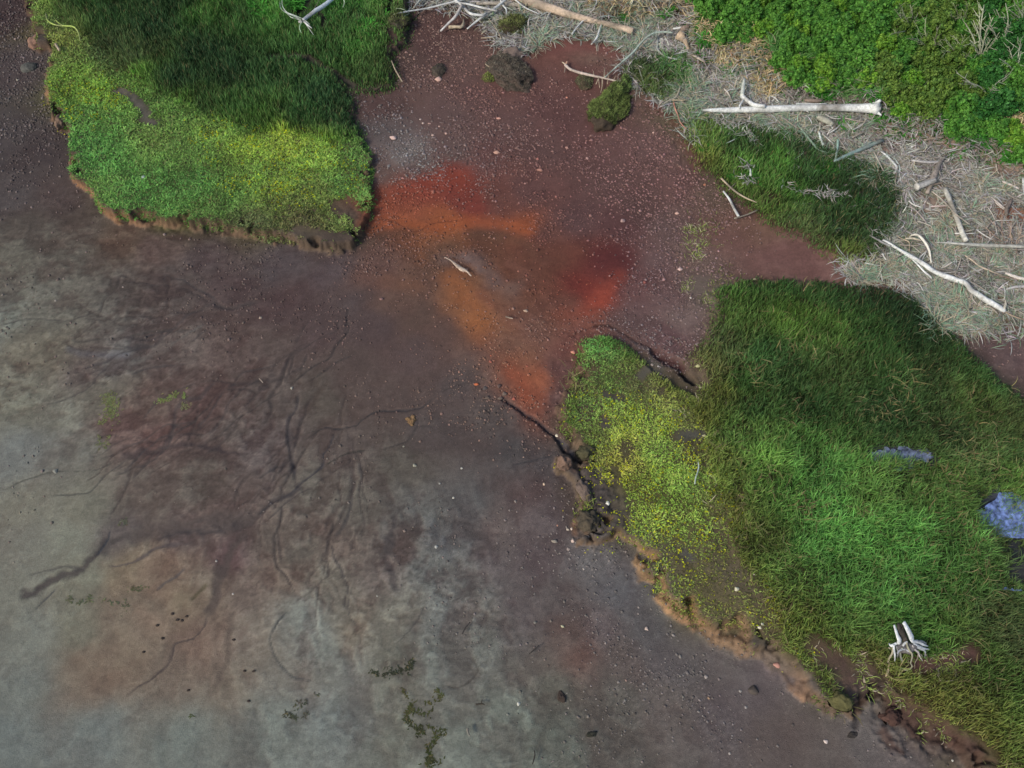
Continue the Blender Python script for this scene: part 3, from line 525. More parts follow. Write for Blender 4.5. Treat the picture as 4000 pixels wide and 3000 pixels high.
# ------------------------------------------------------------------ blades
def ribbons(x, y, z, az, L, w, e0, e1, curl, col, tipcol=None, seg=3, wtip=.15):
    n = len(x); p = np.stack([x, y, z], -1).astype(float); a = az.copy()
    V = np.zeros((n, 2 * seg + 1, 3)); cl_ = np.zeros((n, 2 * seg + 1, 3)); 
    tipcol = col if tipcol is None else tipcol
    sd_ = rng.choice([-1., 1.], n)
    wa = rng.random(n) * math.tau       # which way the blade faces
    for s in range(seg + 1):
        t = s / seg
        if s < seg:
            ww = (w * (1 - (1 - wtip) * t ** 1.5))[:, None] * .5
            flat = np.clip(np.abs(e0 + (e1 - e0) * t) / 1.2, 0, 1)
            pa = a + math.pi / 2
            side = np.stack([np.cos(pa) * (1 - flat) + np.cos(wa) * flat, np.sin(pa) * (1 - flat) + np.sin(wa) * flat, np.zeros(n)], -1)
            side /= np.linalg.norm(side, axis=1, keepdims=True) + 1e-6
            V[:, 2 * s] = p - side * ww; V[:, 2 * s + 1] = p + side * ww
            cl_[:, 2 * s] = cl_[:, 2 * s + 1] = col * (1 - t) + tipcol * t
        else:
            V[:, 2 * s] = p; cl_[:, 2 * s] = tipcol
        e = e0 + (e1 - e0) * (s + .5) / seg; st_ = (L / seg)[:, None]
        p = p + np.stack([np.cos(e) * np.cos(a), np.cos(e) * np.sin(a), np.sin(e)], -1) * st_
        a = a + curl / seg
    b = (np.arange(n) * (2 * seg + 1))[:, None]; F = []
    for s in range(seg - 1):
        i = 2 * s
        F.append(b + np.array([[i, i + 1, i + 3]])); F.append(b + np.array([[i, i + 3, i + 2]]))
    i = 2 * (seg - 1); F.append(b + np.array([[i, i + 1, i + 2]]))
    return V.reshape(-1, 3), np.vstack(F), cl_.reshape(-1, 3)

VC = [(70,10,(120,150,60)),(80,60,(112,138,58)),(130,110,(118,130,66)),(130,160,(110,135,60)),(160,190,(112,150,46)),(220,220,(116,158,44)),(300,190,(96,135,50)),(180,280,(94,142,60)),(200,330,(82,142,70)),(240,370,(84,148,70)),(220,420,(98,140,66)),
 (320,420,(86,140,66)),(420,420,(86,138,66)),(340,320,(112,146,66)),(400,340,(100,138,64)),(460,300,(116,152,56)),(400,250,(96,135,54)),(550,330,(134,168,42)),(620,320,(142,170,44)),(700,360,(124,160,50)),(770,350,(92,134,58)),(760,410,(96,140,60)),(700,440,(108,128,66)),(620,460,(104,124,66)),(500,450,(90,128,62)),(560,400,(112,150,56)),(600,420,(118,150,52)),(650,500,(96,96,72)),(560,500,(92,104,64)),
 (150,60,(84,110,56)),(200,30,(54,88,44)),(250,60,(52,84,44)),(340,80,(40,74,44)),(260,120,(66,86,52)),(300,150,(70,88,52)),(450,50,(52,104,42)),(380,20,(40,74,42)),(540,50,(48,94,44)),(450,130,(38,72,46)),(500,180,(40,74,46)),(400,190,(48,78,46)),(600,180,(46,94,50)),(700,220,(44,90,54)),(660,260,(50,96,50)),(740,270,(42,86,50)),(520,240,(62,98,46)),(560,280,(70,108,44)),(450,240,(62,92,46)),
 (560,15,(62,112,50)),(590,30,(76,132,52)),(640,30,(60,110,46)),(720,130,(56,96,46)),(780,120,(70,112,50)),(820,150,(64,92,46)),(720,60,(62,104,50)),(780,40,(64,110,52)),(830,30,(84,128,56)),(850,50,(78,100,54)),(700,10,(66,112,52)),
 (1290,755,(86,140,74)),(1330,745,(82,128,68)),(1270,800,(96,128,74)),(1340,800,(96,116,72)),(1310,850,(104,132,66)),(1380,840,(98,104,72)),(1240,860,(104,122,74)),(1300,910,(134,158,50)),(1270,900,(100,140,74)),(1380,900,(138,168,48)),(1420,860,(128,138,62)),(1350,960,(150,164,46)),(1290,960,(104,122,66)),(1340,1020,(162,160,52)),(1400,980,(120,158,52)),(1440,1020,(132,168,48)),(1380,1080,(140,170,44)),(1450,1080,(128,168,44)),(1420,1140,(132,160,48)),(1500,1140,(128,158,50)),(1480,1060,(118,152,54)),(1500,980,(116,128,62)),(1560,1000,(120,138,66)),(1500,920,(112,122,66)),(1560,1120,(112,120,72)),(1480,1220,(112,126,66)),(1560,1260,(118,118,74)),(1600,1340,(118,122,70)),(1660,1340,(126,134,68)),(1700,1380,(120,138,60)),(1740,1440,(110,130,62)),(1420,1200,(120,138,56)),
 (1570,640,(78,116,46)),(1640,615,(52,96,44)),(1720,620,(46,88,42)),(1800,650,(48,84,42)),(1880,650,(38,70,40)),(1950,690,(36,66,40)),(2000,740,(42,78,44)),(2080,780,(50,92,44)),(2150,840,(56,96,46)),(1600,700,(86,118,56)),(1700,700,(88,124,44)),(1780,720,(84,122,48)),(1880,740,(60,98,46)),(1650,780,(60,108,54)),(1560,760,(88,108,60)),(1520,800,(104,110,64)),(1600,830,(52,100,44)),(1700,830,(64,96,50)),(1800,820,(72,100,50)),(1900,830,(58,92,44)),(2000,830,(60,84,46)),(2100,880,(84,110,52)),(2190,920,(78,96,52)),(1620,900,(62,100,50)),(1750,900,(50,84,42)),(1900,900,(56,88,48)),(2050,950,(66,92,52)),(2180,1000,(70,98,50)),
 (1560,860,(108,118,66)),(1580,960,(104,146,74)),(1640,940,(92,128,68)),(1650,1010,(120,170,66)),(1720,980,(84,132,66)),(1700,1060,(110,170,68)),(1760,1040,(84,150,74)),(1780,1120,(86,176,74)),(1850,1090,(104,150,62)),(1950,1080,(92,130,60)),(2060,1080,(92,128,62)),(2100,1000,(84,110,58)),(1860,1180,(92,170,70)),(1960,1180,(94,166,70)),(2050,1180,(88,140,64)),(1750,1200,(96,160,68)),(1650,1180,(96,116,70)),(1700,1260,(110,150,64)),(1800,1280,(94,150,66)),(1900,1280,(92,150,66)),(2000,1280,(88,144,64)),(2080,1260,(80,124,60)),(2130,1340,(80,100,56)),(1740,1340,(132,156,58)),(1820,1360,(102,138,60)),(1780,1400,(120,146,56)),(1900,1360,(96,140,62)),(2000,1380,(96,150,60)),(2060,1380,(90,120,60)),(2180,1400,(76,92,56)),(2200,1200,(86,110,60)),(2190,1060,(100,140,58)),
 (1960,1460,(116,128,62)),(2040,1460,(104,112,66)),(2120,1450,(84,116,60)),(2200,1500,(84,120,60)),(1980,1520,(118,122,74)),(2080,1520,(110,118,70)),(2180,1580,(108,130,68)),(2120,1600,(116,122,74)),(2190,1640,(112,132,70)),(1880,1440,(110,116,64)),
 (1530,310,(92,124,60)),(1510,340,(110,120,72)),(1580,320,(58,96,48)),(1640,330,(52,84,44)),(1600,370,(84,128,50)),(1680,350,(76,130,46)),(1560,400,(92,116,60)),(1720,330,(54,84,52)),(1750,380,(44,84,44)),(1700,420,(58,110,42)),(1780,430,(42,82,42)),(1850,400,(46,76,46)),(1880,450,(44,76,46)),(1800,500,(44,80,44)),(1880,520,(56,86,52)),(1660,450,(84,112,54)),(1740,510,(84,104,60)),(1820,560,(96,116,66)),
 (1430,160,(60,98,52)),(1390,190,(84,104,56)),(1450,190,(76,110,56)),(1400,150,(66,88,52)),(1150,60,(86,96,52)),(1090,40,(92,104,60)),(1130,30,(84,96,58)),(1200,60,(96,104,76)),(1510,60,(110,170,60)),(1900,255,(84,110,66))]
vp_, vv_ = ctrl(VC)
vv_[:, 0] = np.maximum(vv_[:, 0], .60 * vv_[:, 1]); vv_[:, 2] = np.minimum(vv_[:, 2], np.where(vv_[:, 1] > 110, .43, .60) * vv_[:, 1]); vl = lin(vv_); vl = vl * .80 + (vl @ np.array([.3, .55, .15]))[:, None] * np.array([1.0, 1.0, .8]) * .20
_rt = np.array([(g[0] > 1540) & (g[1] > 590) for g in VC]); vl[_rt] *= np.array([.95, .97, 1.0])
VCR = idw(vp_, vl, 4.0, .3)

def in_view(x, y, m=1.0):
    dxx, dyy, dzz = x, y * math.cos(TILT) - CAM_H * math.sin(TILT), None
    f = y * math.sin(TILT) + CAM_H * math.cos(TILT); up = y * math.cos(TILT) - CAM_H * math.sin(TILT)
    return (np.abs(x) < f * TW + m) & (np.abs(up) < f * TW * .75 + m)
def scatter(sd, dens, edge=.4, nthr=None, seed=0, mask=None, frac_margin=1.2):
    """random ground points inside a signed-distance raster"""
    ii = np.where((sd > -edge) & in_view(CXg, CYg, frac_margin))
    if not len(ii[0]): return np.zeros(0), np.zeros(0)
    area = len(ii[0]) * CS * CS; n = int(area * dens)
    k = rng.integers(0, len(ii[0]), n)
    x = CXg[ii[0][k], ii[1][k]] + (rng.random(n) - .5) * CS; y = CYg[ii[0][k], ii[1][k]] + (rng.random(n) - .5) * CS
    s = samp(sd, x, y) + .25 * fbm(x * 1.6, y * 1.6, 3, seed + 200)
    keep = rng.random(n) < sst(-edge, edge, s)
    if nthr is not None:
        nn = fbm(x * nthr[0], y * nthr[0], 3, seed + 300); keep &= rng.random(n) < sst(nthr[1], nthr[2], nn)
    # far ground needs fewer blades per square metre to look as full
    keep &= rng.random(n) < np.clip(1.25 - .022 * y, .5, 1)
    if mask is not None: keep &= rng.random(n) < mask(x, y)
    return x[keep], y[keep]
VEG = 1.5      # blade colour over what a lawn of them shows: self shading
def blades(name, label, x, y, L, w, e0, e1, var=.25, az=None, curl=.5, mat=None, tip=1.25, seg=3, colf=None, hue=.10, parent=None, gain=1.0, zoff=-.01, er=None, dull=.08):
    n = len(x); 
    if n == 0: return None
    az = rng.random(n) * math.tau if az is None else az
    Ln = L[0] + (L[1] - L[0]) * rng.random(n)
    cn = fbm(x * 1.5, y * 1.5, 4, 77) 
    c2 = fbm(x * 5, y * 5, 3, 79)
    Ln = Ln * (1 + .35 * cn + .25 * c2)
    if er is not None: Ln = Ln * np.clip(.4 + 1.1 * samp(er, x, y), .4, 1)
    ws = (w * (.7 + .6 * rng.random(n))) * np.clip(.9 + y * .028, 1, 1.75)
    c = samp(VCR, x + .3 * fbm(x, y, 3, 5), y + .3 * fbm(x, y, 3, 6)) / L_RGB if colf is None else colf(x, y)
    c = c * VEG * gain * (1 + var * (rng.random(n) * 2 - 1))[:, None] * (1 + .40 * cn + .35 * c2)[:, None]
    if dull:
        dk = rng.random(n) < dull; c[dk] = c[dk] * .35 + lin((150, 140, 100)) * .55 * rng.uniform(.5, 1.2, (dk.sum(), 1))
    c = c * (1 + hue * (rng.random((n, 3)) * 2 - 1))
    c = np.clip(c, .004, .85)
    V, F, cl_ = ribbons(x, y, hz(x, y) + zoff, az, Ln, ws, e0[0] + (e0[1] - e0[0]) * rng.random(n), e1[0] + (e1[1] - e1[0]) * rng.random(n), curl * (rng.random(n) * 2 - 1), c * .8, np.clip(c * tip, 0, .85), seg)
    o = mesh_np(name, V, F, mat or M_GRASS, cl_, smooth=False, parent=parent)
    if label: tag(o, label, None, None, 'stuff')
    return o
R = math.radians
# ---- zone rasters
LT = sdR('D', [(60,-200),(95,10),(140,60),(210,100),(280,170),(360,215),(450,255),(540,285),(640,290),(720,310),(775,300),(830,250),(900,100),(900,-200)], .35)   # tall dark grass of the left marsh
LTm = np.minimum(LT, sdL)
LC = np.minimum(-LT + .2, sdL - .02)
PEN = sdR('D', [(1230,700),(1350,715),(1500,840),(1545,900),(1560,960),(1580,1050),(1620,1130),(1640,1200),(1690,1290),(1725,1400),(1760,1420),(1740,1480),(1820,1560),(1700,1500),(1400,1330),(1180,1000)], .3)
RC = np.minimum(PEN, sdRt - .05)
RT = np.minimum(-PEN + .5, sdRt)
LIME = sdR('D', [(1545,900),(1620,930),(1700,960),(1760,985),(1860,1010),(2000,1030),(2120,1060),(2140,1120),(2120,1250),(2140,1350),(2060,1420),(1960,1420),(1850,1400),(1740,1410),(1700,1290),(1640,1200),(1600,1100)], .3)
LIMEr = np.minimum(LIME, sdRt); RTd = np.minimum(RT, -LIME)
def bare(items, soft=.5):
    P = [];
    for f, pts, w in items:
        q, line = prep(f, pts); P.append((line, rad_m(f, w, q)))
    def fn(x, y):
        k = np.ones(len(x)); q = np.stack([x, y], -1)
        for line, r in P:
            d, _ = linedist(q, line); d = d + r * (.35 * fbm(x * 3, y * 3, 3, 13) + .45 * fbm(x * 1.1, y * 1.1, 2, 14))
            k *= sst(r * .6, r * 1.3, d)
        return k
    return fn
bareL = bare([('r5',[(480,210),(560,60),(640,-60)],190),('r5',[(1060,280),(1400,290),(1490,60)],60),('r5',[(700,400),(760,330),(690,200)],60),('r5',[(200,690),(500,660),(820,820),(1060,980)],95),
    ('r5',[(1500,500),(1450,420),(1350,350)],70),('t00',[(800,650),(900,700),(980,790)],60),('t00',[(940,830),(1030,850)],50),('t10',[(560,1390),(680,1450)],170),('t10',[(300,1540),(600,1600)],120),('t00',[(300,250),(310,330)],60),('t00',[(560,860),(560,861)],10)])
bareR = bare([('n',[(480,90),(800,170),(1200,390)],70),('n',[(1350,500),(1640,680),(1880,905)],260),('n',[(1250,600),(1400,720),(1200,760),(1100,860)],150),('p',[(250,700),(420,900),(560,1000),(640,1200),(560,1400),(400,1400)],360),('p',[(700,850),(720,1100),(760,1300)],130),
    ('t32',[(300,930),(420,1000),(500,1120)],210),('t32',[(560,930),(620,1050)],110),('t32',[(900,1020),(1060,1000),(1260,940)],120),('t32',[(700,1120),(620,1220),(560,1290)],110),('t32',[(740,1250),(900,1360),(1010,1450),(1250,1490),(1380,1600)],150),
    ('t32',[(1080,1540),(1300,1640)],200),('t32',[(840,1040),(870,1060)],30),('t21',[(1060,1190),(1220,1180)],90),('t21',[(600,930),(700,950)],60),('t21',[(590,1080),(600,1130)],80),('t22',[(1070,290),(1130,330)],80),('t22',[(1140,150),(1160,160)],40),
    ('t32',[(0,1000),(150,1060),(240,1160)],170),('t22',[(1400,800),(1500,840),(1659,900)],60),('t31',[(640,1310),(800,1300),(1020,1350)],70),('t31',[(1340,1659),(1480,1600),(1580,1640)],90),('t32',[(1500,20),(1580,150),(1590,420)],130)])
G_L = 'left'
def seeds(n): return rng.random(n)
# carpets of low fleshy salt-marsh plants
x, y = scatter(LC, 1500, .10, None, 1, bareL)
blades('low_marsh_carpet', 'low yellow green salt marsh carpet along the left bank edge', x, y, (.05, .15), .034, (.4, 1.3), (-.4, .6), .42, tip=1.3, seg=2, gain=1.1)
thin_c = Gz(1570., 1260., .3); thin_ = lambda x, y: bareR(x, y) * (.36 + .64 * sst(.9, 2.6, np.hypot((x - thin_c[0]) * .95 + (y - thin_c[1]) * .45, (y - thin_c[1]) * .8) + .8 * fbm(x * 1.3, y * 1.3, 3, 19)))
x, y = scatter(RC, 1250, .10, (1.6, -.6, -.05), 2, thin_)
blades('low_marsh_carpet', 'yellow flecked low plant carpet on the middle right peninsula', x, y, (.05, .12), .034, (.4, 1.3), (-.4, .6), .42, tip=1.3, seg=2, gain=1.1)
x, y = scatter(RC, 420, .12, None, 42, bareR)
blades('low_olive_growth', 'dull olive stubble filling the bare middle of the peninsula', x, y, (.03, .08), .03, (.2, 1.2), (-.4, .5), .35, tip=1.1, seg=2, colf=lambda x, y: np.tile(lin((104, 102, 70)) / L_RGB / VEG, (len(x), 1)))
# yellow flowering flecks
def yel(x, y): return np.tile(lin((196, 200, 40)) / L_RGB / VEG, (len(x), 1))
yz = [((180,230),1.6),((600,330),2.4),((480,300),1.2),((690,380),1.5),((1340,950),1.6),((1420,1060),2.6),((1400,1000),1.6),((1460,1150),1.8),((1350,1030),1.0),((1720,1320),1.0)]
yr = None
for (u, v), r in yz:
    c_ = Gz(float(u), float(v), .35); d = r - np.hypot(CXg - c_[0], CYg - c_[1]); yr = d if yr is None else np.maximum(yr, d)
x, y = scatter(np.minimum(yr, np.maximum(LC, RC)), 110, .7, (2.5, -.3, .3), 3)
blades('yellow_flower_fleck', 'tiny yellow flowers and shoot tips flecking the low carpet', x, y, (.03, .06), .04, (.2, 1.2), (-.3, .3), .35, colf=yel, tip=1.05, seg=2, zoff=.07)
# tall dark grass
x, y = scatter(LTm, 900, .35, (1.1, -1.2, -.3), 4, bareL)
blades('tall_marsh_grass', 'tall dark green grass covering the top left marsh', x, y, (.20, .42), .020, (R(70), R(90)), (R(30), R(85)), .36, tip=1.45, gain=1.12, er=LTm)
x, y = scatter(RTd, 950, .25, (1.3, -.95, -.4), 5, bareR)
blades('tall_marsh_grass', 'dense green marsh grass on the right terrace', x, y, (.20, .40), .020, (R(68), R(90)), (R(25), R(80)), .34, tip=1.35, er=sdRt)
x, y = scatter(LIMEr, 850, .4, (1.3, -.95, -.4), 6, bareR)
blades('bright_marsh_grass', 'bright green long bladed grass above the pale stump', x, y, (.24, .48), .023, (R(60), R(88)), (R(5), R(65)), .33, curl=.6, tip=1.3, er=sdRt, gain=.84)
x, y = scatter(sdM, 800, .4, (1.3, -.9, -.3), 7)
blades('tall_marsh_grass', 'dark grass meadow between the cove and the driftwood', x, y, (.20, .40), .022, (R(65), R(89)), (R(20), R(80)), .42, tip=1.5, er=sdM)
x, y = scatter(sdMid, 900, .2, None, 8)
blades('tall_marsh_grass', 'small dark grass patch below the broken top trunk', x, y, (.2, .35), .02, (R(60), R(89)), (R(10), R(70)), .35)
x, y = scatter(RT, 26, .4, (.9, .0, .35), 40, bareR)
blades('marsh_thatch', 'flattened dead thatch showing through the right marsh grass', x, y, (.2, .45), .024, (R(5), R(50)), (R(-30), R(10)), .35, colf=lambda x, y: np.tile(lin((132, 124, 88)) / L_RGB / VEG, (len(x), 1)), mat=M_STRAW, zoff=.18, curl=1.2)
# sparse shoots creeping out over the mud
SPR = sdR('D', [(1480,480),(1540,470),(1560,560),(1600,600),(1545,640),(1540,720),(1490,780),(1470,720),(1510,640),(1490,560)], .05)
x, y = scatter(SPR, 130, .5, (1.6, -.2, .5), 9)
blades('sparse_mud_shoot', 'sparse yellowish shoots spreading over mud by the right marsh', x, y, (.08, .22), .02, (R(20), R(80)), (R(-20), R(40)), .3, colf=lambda x, y: np.tile(lin((118, 124, 74)) / L_RGB / VEG, (len(x), 1)))
x, y = scatter(np.minimum(sdRt + .35, -sdRt + .5), 60, .3, None, 10, lambda x, y: (x > 6) * 1.0)
# green algae fringe on the lower mud
ALG = [('t01',[(690,900),(730,980),(700,1080),(640,1130),(690,1220)],95,(110,116,78)),('t01',[(1040,940),(1100,910),(1220,900)],70,(112,122,74)),('t01',[(1120,950),(1230,980)],50,(116,114,84)),
       ('t12',[(720,1050),(860,1040),(1000,1000),(980,950)],60,(62,66,52)),('t12',[(850,1200),(960,1180),(980,1300),(1000,1260),(1200,1220),(1180,1150)],60,(78,80,52)),('t12',[(940,1150),(980,1260),(1080,1300),(1200,1250)],40,(72,76,50)),
       ('t12',[(930,1330),(1040,1390),(1090,1450)],50,(70,74,52)),('t12',[(1130,1400),(1200,1480),(1160,1560),(1120,1620)],100,(66,70,44)),('t12',[(1100,1540),(1200,1560)],130,(64,70,42)),('t12',[(250,1260),(420,1180),(300,1330)],60,(84,86,74)),
       ('t02',[(430,560),(620,580),(900,620)],90,(96,100,78)),('t02',[(780,430),(950,440),(830,500)],80,(98,98,76)),('t02',[(1190,1270),(1240,1310)],30,(78,86,60)),('t12',[(180,1300),(260,1340)],40,(76,80,66)),('t02',[(720,60),(850,60)],50,(96,98,84))]
ax, ay, acol = [], [], []
for f, pts, w, c_ in ALG:
    q, line = prep(f, pts); r = rad_m(f, w, q); n = int(220 * r * max(len(line), 4) * .6)
    k = rng.random(n) * (len(line) - 1); i = k.astype(int); p = line[i] + (line[np.minimum(i + 1, len(line) - 1)] - line[i]) * (k - i)[:, None] + rng.normal(0, r * .5, (n, 2))
    kk = (np.abs(fbm(p[:, 0] * 1.8, p[:, 1] * 1.8, 3, 55)) < .16) & (rng.random(len(p)) < .8); p = p[kk]
    ax.append(p[:, 0]); ay.append(p[:, 1]); acol.append(np.tile(lin(c_) * 1.4, (len(p), 1)))
ax = np.concatenate(ax); ay = np.concatenate(ay); acol = np.concatenate(acol)
blades('algae_fringe', 'flat green and olive algae tufts stuck to the mud flat', ax, ay, (.04, .11), .035, (R(4), R(20)), (R(-12), R(0)), .25, colf=lambda x, y: acol / L_RGB / VEG, tip=1.0, seg=2, zoff=.004, curl=1.5)

# wrack straw on the upper beach
def strawcol(x, y):
    k = rng.random(len(x))[:, None]
    a = lin((118, 113, 110)) * (1 - k) + lin((208, 205, 202)) * k
    g = (sst(.0, .35, fbm(x * .8, y * .8, 3, 17)) * (rng.random(len(x)) < .5))[:, None]
    return (a * (1 - g) + lin((136, 150, 130)) * g) / L_RGB / VEG
open_w = lambda x, y: 1 - .93 * sst(-.1, .25, samp(np.maximum(sdM, sdMid), x, y) - .1) - 0
def m_wr(x, y): return np.clip(open_w(x, y) * (1 - sst(0, .5, samp(sdS, x, y))), 0, 1) * (1 - .93 * sst(-.15, .0, samp(samp_pools, x, y)))
q_ = [('t30',[(1480,1430),(1659,1480)],150),('r6',[(950,560),(1500,580)],130),('t31',[(1300,600),(1600,750)],180)]
samp_pools = None
for f, pts, w in q_:
    q, line = prep(f, pts); d, _ = linedist(CP, line); d = (rad_m(f, w, q) - d).reshape(CNX, CNY); samp_pools = d if samp_pools is None else np.maximum(samp_pools, d)
x, y = scatter(sdW, 460, .35, (1.2, -.6, .15), 12, m_wr)
blades('straw_wrack', 'tangled grey beige dead straw covering the upper beach', x, y, (.25, .75), .027, (R(4), R(38)), (R(-30), R(8)), .45, colf=strawcol, tip=1.15, curl=1.5, mat=M_STRAW, zoff=.02, seg=4)
x, y = scatter(sdW, 60, .4, (1.2, -.6, .3), 13, m_wr)
blades('driftwood_litter', 'small broken twigs and chips scattered through the straw', x, y, (.20, .6), .04, (R(2), R(24)), (R(-8), R(4)), .3, colf=lambda x, y: np.tile(lin((190, 184, 180)) / L_RGB / VEG, (len(x), 1)), tip=1.05, curl=.2, mat=M_STRAW, zoff=.04)
MS = None
for f, pts in [('t30',[(60,1240),(130,1260),(250,1300),(380,1310),(520,1340)]),('t30',[(-330,840),(-200,900),(-120,960)]),('t20',[(1440,1180),(1520,1220),(1500,1130)])]:
    q, line = prep(f, pts); d, _ = linedist(CP, line); d = (rad_m(f, 50, q) - d).reshape(CNX, CNY); MS = d if MS is None else np.maximum(MS, d)
x, y = scatter(MS, 240, .15, None, 33)
blades('straw_wrack', 'thin line of dead straw lying across the dark meadow', x, y, (.16, .4), .018, (R(0), R(28)), (R(-22), R(8)), .35, colf=strawcol, tip=1.1, curl=1.6, mat=M_STRAW, zoff=.26, seg=4)
# dry tan tussock slopes under the shrub edge
TAN = np.maximum.reduce([sdR('D', [(1272,-80),(1278,0),(1310,20),(1370,24),(1420,10),(1480,25),(1490,-20),(1480,-80)], .6), sdR('D', [(1528,105),(1545,88),(1600,82),(1640,105),(1650,130),(1600,140),(1550,135)], .5), sdR('D', [(1640,150),(1700,165),(1720,195),(1660,205),(1630,185)], .4), sdR('D', [(2145,250),(2212,270),(2260,300),(2240,330),(2150,290)], .7), sdR('D',[(1500,40),(1520,50),(1530,105),(1505,90)],.5)])
x, y = scatter(TAN, 800, .35, None, 14)
blades('dry_tussock_grass', 'dry tan grass hanging over the low dune edge', x, y, (.3, .65), .030, (R(20), R(80)), (R(-50), R(20)), .35, colf=lambda x, y: np.tile(lin((206, 184, 146)) / L_RGB / VEG, (len(x), 1)), mat=M_STRAW)
# green undergrowth between the shrubs
x, y = scatter(sdS, 420, .3, None, 15)
blades('shrub_undergrowth', 'mixed green weeds and grass filling gaps below the shrubs', x, y, (.15, .45), .035, (R(30), R(85)), (R(-20), R(50)), .4, colf=lambda x, y: (lin((66, 118, 50)) * (1 + .5 * fbm(x * .7, y * .7, 3, 3))[:, None]) / L_RGB / VEG)
FOOT = np.minimum(sdS + .5, -sdS + .7)
x, y = scatter(FOOT, 260, .4, (1.0, -.5, .3), 16)
blades('shrub_undergrowth', 'green leafy weeds spilling from the shrub edge onto straw', x, y, (.15, .4), .04, (R(30), R(80)), (R(-30), R(30)), .4, colf=lambda x, y: np.tile(lin((60, 130, 44)) / L_RGB / VEG, (len(x), 1)))

# ------------------------------------------------------------------ pebbles
_t = (1 + 5 ** .5) / 2
ICO_V = np.array([(-1,_t,0),(1,_t,0),(-1,-_t,0),(1,-_t,0),(0,-1,_t),(0,1,_t),(0,-1,-_t),(0,1,-_t),(_t,0,-1),(_t,0,1),(-_t,0,-1),(-_t,0,1)]) / math.hypot(1, _t)
ICO_F = np.array([(0,11,5),(0,5,1),(0,1,7),(0,7,10),(0,10,11),(1,5,9),(5,11,4),(11,10,2),(10,7,6),(7,1,8),(3,9,4),(3,4,2),(3,2,6),(3,6,8),(3,8,9),(4,9,5),(2,4,11),(6,2,10),(8,6,7),(9,8,1)])
P_, V_ = ctrl(GP); GDR = idw(P_, V_, 3.5, .3)[..., 0]
PC = [(870,340,(160,160,164)),(920,360,(150,152,156)),(830,300,(140,136,140)),(1000,300,(140,118,118)),(950,100,(160,130,122)),(1050,200,(160,118,112)),(1300,350,(168,128,128)),(1350,400,(176,132,132)),(1450,550,(156,128,132)),(1400,650,(150,128,132)),(1200,420,(150,104,98)),(1200,600,(150,84,70)),(900,440,(164,96,72)),(1100,700,(146,118,110)),(1060,780,(170,120,98)),(1050,830,(150,126,116)),(800,580,(140,112,108)),(550,560,(128,112,108)),(50,200,(128,118,118)),(1200,1200,(140,132,130)),(1350,1400,(140,132,132)),(1550,1560,(136,130,130)),(600,1000,(130,124,120)),(1400,720,(150,140,142))]
P_, V_ = ctrl(PC); PCR = idw(P_, lin(V_), 3, .4)
NEAR = Gz(np.array([1100.]), np.array([830.]))[0]
mud_only = np.minimum(-sdMarsh - .12, -np.maximum(sdM, sdMid) - .05)
n = 300000
x = rng.uniform(-22, 22, n); y = rng.uniform(1, 33, n)
den = np.clip(samp(GDR, x, y) - .5, 0, 9) * (.25 + 1.5 * sst(-.35, .4, fbm(x * 1.1, y * 1.1, 4, 87)))
keep = (rng.random(n) < den * .21 * np.clip(.55 + .03 * y, .5, 1.4)) & (samp(mud_only, x, y) > 0) & in_view(x, y, .8)
x, y = x[keep], y[keep]; n = len(x)
sz = .009 + .034 * rng.random(n) ** 3.4 + .02 * (rng.random(n) ** 14); sz *= np.clip(.8 + .02 * y, .9, 1.35)
Rz = rng.random(n) * math.tau
el = .6 + .8 * rng.random((n, 1))
v = ICO_V[None] * (1 + .18 * (rng.random((n, 12, 1)) - .5)) * np.stack([sz, sz * el[:, 0], sz * .6], -1)[:, None]
ca, sa = np.cos(Rz)[:, None], np.sin(Rz)[:, None]
v = np.stack([v[..., 0] * ca - v[..., 1] * sa + x[:, None], v[..., 0] * sa + v[..., 1] * ca + y[:, None], v[..., 2] + (hz(x, y) + sz * .08)[:, None]], -1)
gcol = samp(GCR, x, y); tt_ = .85 * rng.random((n, 1)) ** 1.3
pc = (gcol * (1 - tt_) * 1.15 + samp(PCR, x, y) * tt_) / L_RGB * (.6 + .6 * rng.random(n))[:, None] * (1 + .08 * (rng.random((n, 3)) - .5))
o = mesh_np('gravel', v.reshape(-1, 3), (np.arange(n)[:, None, None] * 12 + ICO_F[None]).reshape(-1, 3), M_PEB, np.repeat(np.clip(pc, 0, .85), 12, 0))
tag(o, 'fine pinkish and grey gravel strewn over the mud', None, None, 'stuff')
print('gravel', n)

# stone prototypes
import bmesh
def stone_mesh(i, ang=0.2):
    bm = bmesh.new(); bmesh.ops.create_icosphere(bm, subdivisions=3, radius=1)
    for vv in bm.verts:
        k = mnoise.noise(vv.co * 1.1 + Vector((i * 7.3, 0, 0))) * .38 + mnoise.noise(vv.co * 3 + Vector((0, i * 3.1, 0))) * .12
        vv.co *= 1 + k
        if ang: 
            for d in ((.8, .3, .5), (-.5, .7, .5), (-.4, -.8, .4), (.3, -.4, .87)):
                dv = Vector(d).normalized(); t = vv.co.dot(dv)
                if t > .82 - ang: vv.co -= dv * (t - (.82 - ang)) * .8
        vv.co.z *= .62
    me = bpy.data.meshes.new('stone_shape'); bm.to_mesh(me); bm.free()
    for p in me.polygons: p.use_smooth = True
    me.materials.append(M_STONE); return me
STM = [stone_mesh(i, [.05, .2, .3, .12, .25][i]) for i in range(5)]
